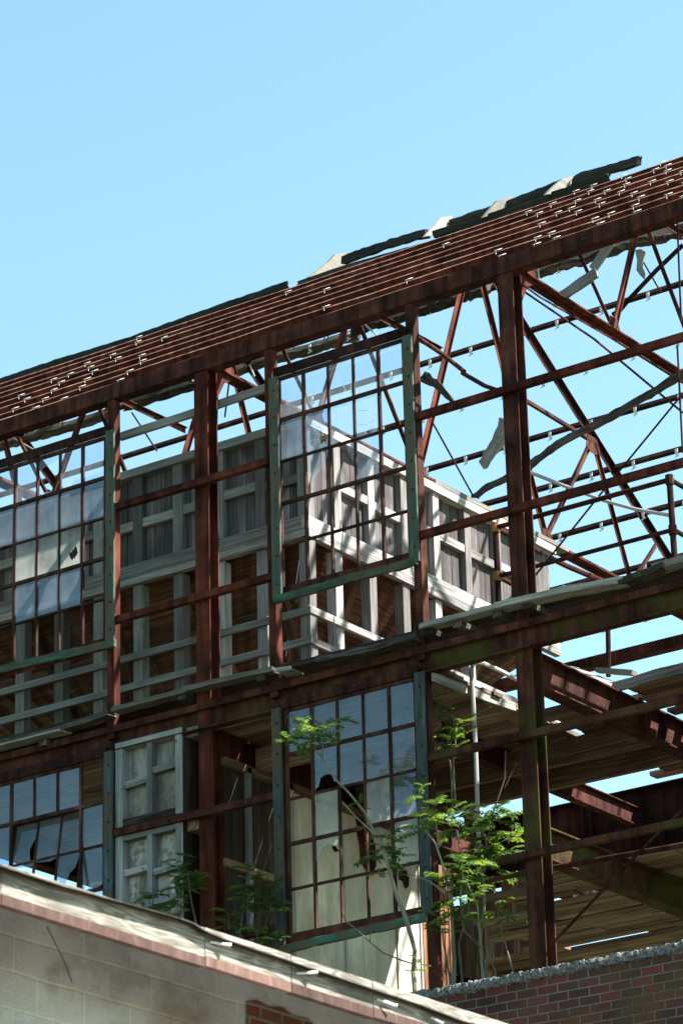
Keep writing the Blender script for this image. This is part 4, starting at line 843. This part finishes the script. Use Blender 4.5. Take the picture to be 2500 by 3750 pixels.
# the bush right of the lower window, several stems behind the coping
plant('tall sunlit sapling at the coping between the lower window and the right column', [([d2(250, 1170), d2(255, 1050), d2(245, 870), d2(235, 700), d2(245, 560)], .028, .012), ([d2(235, 700), d2(190, 500), d2(150, 380), d2(90, 300)], .014, .007), ([d2(300, 1160), d2(280, 950), d2(330, 780), d2(360, 640)], .016, .008), ([d2(245, 560), d2(300, 470), d2(330, 420)], .012, .007), ([d2(230, 1150), d2(195, 960), d2(185, 860)], .012, .008), ([d2(440, 1130), d2(410, 980), d2(310, 880), d2(290, 700), d2(300, 470), d2(270, 300)], .016, .01), ([d2(410, 980), d2(395, 850), d2(390, 740), d2(310, 560)], .012, .007), ([d2(490, 1110), d2(430, 960)], .009, .006), ([d2(170, 400), d2(145, 220)], .009, .006)],
      [(d2(75, 255), 6, .85), (d2(70, 90), 5, .7), (d2(150, 150), 5, .7), (d2(150, 240), 5, .7), (d2(230, 220), 6, .9), (d2(280, 290), 5, .8), (d2(300, 500), 6, .9), (d2(250, 540), 6, .9), (d2(300, 570), 5, .8), (d2(255, 630), 6, .8), (d2(360, 640), 5, .8), (d2(220, 740), 6, .8), (d2(290, 800), 5, .75), (d2(180, 790), 5, .7), (d2(200, 560), 4, .7), (d2(210, 870), 4, .6), (d2(290, 680), 4, .7)], -1.8, 1)
plant('bushy sapling with drooping leaves against the right column', [([d2(430, 1120), d2(400, 960), d2(430, 700), d2(420, 520), d2(440, 380), d2(400, 240)], .022, .009), ([d2(420, 520), d2(470, 430), d2(520, 370), d2(560, 350)], .01, .006), ([d2(440, 380), d2(480, 200)], .009, .005), ([d2(560, 350), d2(605, 265), d2(637, 310)], .006, .004)],
      [(d2(340, 230), 6, .9), (d2(400, 240), 7, 1.0), (d2(330, 300), 5, .8), (d2(480, 200), 6, .9), (d2(500, 240), 5, .9), (d2(430, 330), 5, .9), (d2(450, 420), 7, 1.05), (d2(520, 370), 6, .9), (d2(570, 370), 5, .8), (d2(430, 480), 7, 1.0), (d2(490, 470), 6, .9), (d2(450, 540), 5, .8), (d2(540, 430), 5, .8), (d2(370, 390), 4, .8)], 0.25, 2)
plant('slender sapling with few leaves at the foot of the right column', [([d2(590, 1100), d2(540, 930), d2(500, 760), d2(545, 690)], .012, .006), ([d2(440, 1090), d2(480, 930), d2(530, 870), d2(560, 820)], .01, .005)], [(d2(480, 770), 5, .8), (d2(550, 700), 4, .5), (d2(570, 810), 5, .7), (d2(620, 780), 3, .6), (d2(500, 810), 3, .6)], 0.3, 3, 0.26)
plant('thin tall sapling with leaf sprays just right of the lower window trim', [([d1(270, 1300), d1(255, 1150), d1(250, 1000), d1(262, 900), d1(250, 740)], .012, .006), ([d1(245, 1290), d1(240, 1100), d1(230, 1000), d1(205, 950), d1(130, 880)], .012, .005), ([d1(480, 1290), d1(545, 1100), d1(552, 940)], .01, .006), ([d1(545, 1150), d1(590, 1060), d1(615, 1010)], .007, .004)],
      [(d1(150, 660), 5, .8), (d1(165, 700), 5, .7), (d1(250, 750), 6, .9), (d1(290, 790), 5, .9), (d1(145, 825), 5, .8), (d1(160, 880), 4, .8), (d1(270, 910), 6, .8), (d1(310, 915), 4, .6)], 0.35, 4, 0.24)
plant('sapling stem leaning across the lower window, bright leaf spray at its tip', [([d4(1285, 750), d4(1275, 640), d4(1285, 520), d4(1230, 330), d4(1185, 220), c8(1100, 1330), c8(1065, 1200), c8(1030, 1090), c8(975, 1010), c8(935, 920), c8(830, 790), c8(740, 700), c8(680, 600), c8(640, 530)], .030, .008), ([c8(660, 570), c8(620, 520), c8(600, 450), c8(560, 400)], .006, .004), ([c8(660, 570), c8(665, 470), c8(690, 390)], .006, .004), ([c8(1030, 1090), c8(1100, 1010)], .007, .004), ([c8(790, 850), c8(870, 940), c8(935, 1000), c8(1040, 1090)], .011, .006)],
      [(c8(600, 400), 6, .95), (c8(500, 410), 5, .9), (c8(680, 370), 6, .9), (c8(520, 450), 5, .8), (c8(640, 440), 5, .8), (c8(560, 370), 4, .8), (c8(700, 440), 4, .7), (c8(905, 885), 3, .4), (c8(1060, 1110), 6, .85), (c8(1120, 1130), 5, .9), (c8(1010, 1130), 4, .8), (c8(1080, 1200), 5, .7), (c8(1060, 1270), 4, .6), (d4(1300, 600), 6, .5)], -0.95, 5)
plant('bare curved twig below the lower window sill ending in a leafy stem', [([d4(1280, 600), d4(1200, 575), d4(1100, 535), d4(1040, 485), d4(960, 410), d4(890, 355), d4(855, 285)], .012, .005), ([d4(1025, 470), d4(1030, 420), d4(1045, 370)], .006, .004), ([c8(1440, 1430), c8(1350, 1360), c8(1230, 1310), c8(1150, 1245)], .009, .005)], [(c8(1150, 1240), 5, .6), (c8(1180, 1170), 4, .6)], -0.7, 6, .22)
plant('shaded green sapling below the dark partition, left of the lower window', [([d4(375, 470), d4(390, 380), d4(385, 250), d4(360, 130)], .012, .006), ([d4(300, 470), d4(280, 420), d4(310, 200)], .008, .004)], [(d4(350, 110), 6, .9), (d4(330, 60), 5, .7), (d4(400, 170), 6, .9), (d4(310, 190), 6, .8), (d4(430, 250), 6, .9), (d4(470, 240), 5, .8), (d4(360, 260), 5, .9), (d4(460, 380), 5, .8), (d4(380, 400), 5, .8), (d4(430, 430), 4, .7), (d4(490, 190), 4, .7)], -0.3, 7, .27)
plant('small feathery plant on the shed roof beside the dark partition', [([d4(215, 400), d4(215, 310)], .006, .004), ([d4(290, 470), d4(250, 380)], .006, .004)], [(d4(210, 310), 6, .8), (d4(250, 330), 5, .7), (d4(190, 360), 4, .7), (d4(290, 430), 4, .5)], -0.3, 8, .25)
plant('dark green sapling in front of the lower panelled shutter and column', [([d3(1128, 530), d3(1105, 430), d3(1090, 340), d3(1080, 240)], .014, .007)], [(d3(1060, 190), 6, .95), (d3(1110, 190), 6, .95), (d3(1020, 230), 5, .9), (d3(1080, 250), 6, .8), (d3(1120, 270), 5, .8), (d3(1030, 280), 4, .7), (d3(1070, 340), 4, .7)], -0.3, 9, .26)
plant('low dark leaf tuft at the foot of the panelled shutters', [([d3(930, 480), d3(890, 430), d3(850, 390)], .006, .004), ([d3(960, 490), d3(985, 430)], .006, .004)], [(d3(845, 395), 5, .9), (d3(880, 410), 5, .8), (d3(970, 430), 5, .8), (d3(1010, 420), 5, .8), (d3(940, 460), 4, .7)], -0.3, 10, .25)
gr = MB(); rng = random.Random(77)
for i in range(420):
    u = rng.random(); px_ = 1500+u*580; c = PY((px_, 3640-(px_-1500)*0.185), BY+0.5)
    c = V((c.x+rng.uniform(-.1, .1), BY+rng.uniform(0.3, 0.9), ZB-0.1)); dens = noise.noise(V((c.x*2.2, 0, 0)))
    if dens < -0.1: continue
    h = rng.uniform(.06, .30)*(0.6+max(0, dens)); b = V((rng.uniform(-.06, .06), rng.uniform(-.06, .06), 0)); w_ = V((0.006, 0.004, 0)); r = rng.random()
    gr.face([c-w_, c+w_, c+w_*.6+b*.5+U*h*.6, c-w_*.6+b*.5+U*h*.6], [(0, 0)]*4, r); gr.face([c-w_*.6+b*.5+U*h*.6, c+w_*.6+b*.5+U*h*.6, c+b*1.6+U*h], [(0, 0)]*3, r)
tag(gr.build('grass', 'grass'), 'thin grass along the rough stone coping', 'grass', kind='stuff')
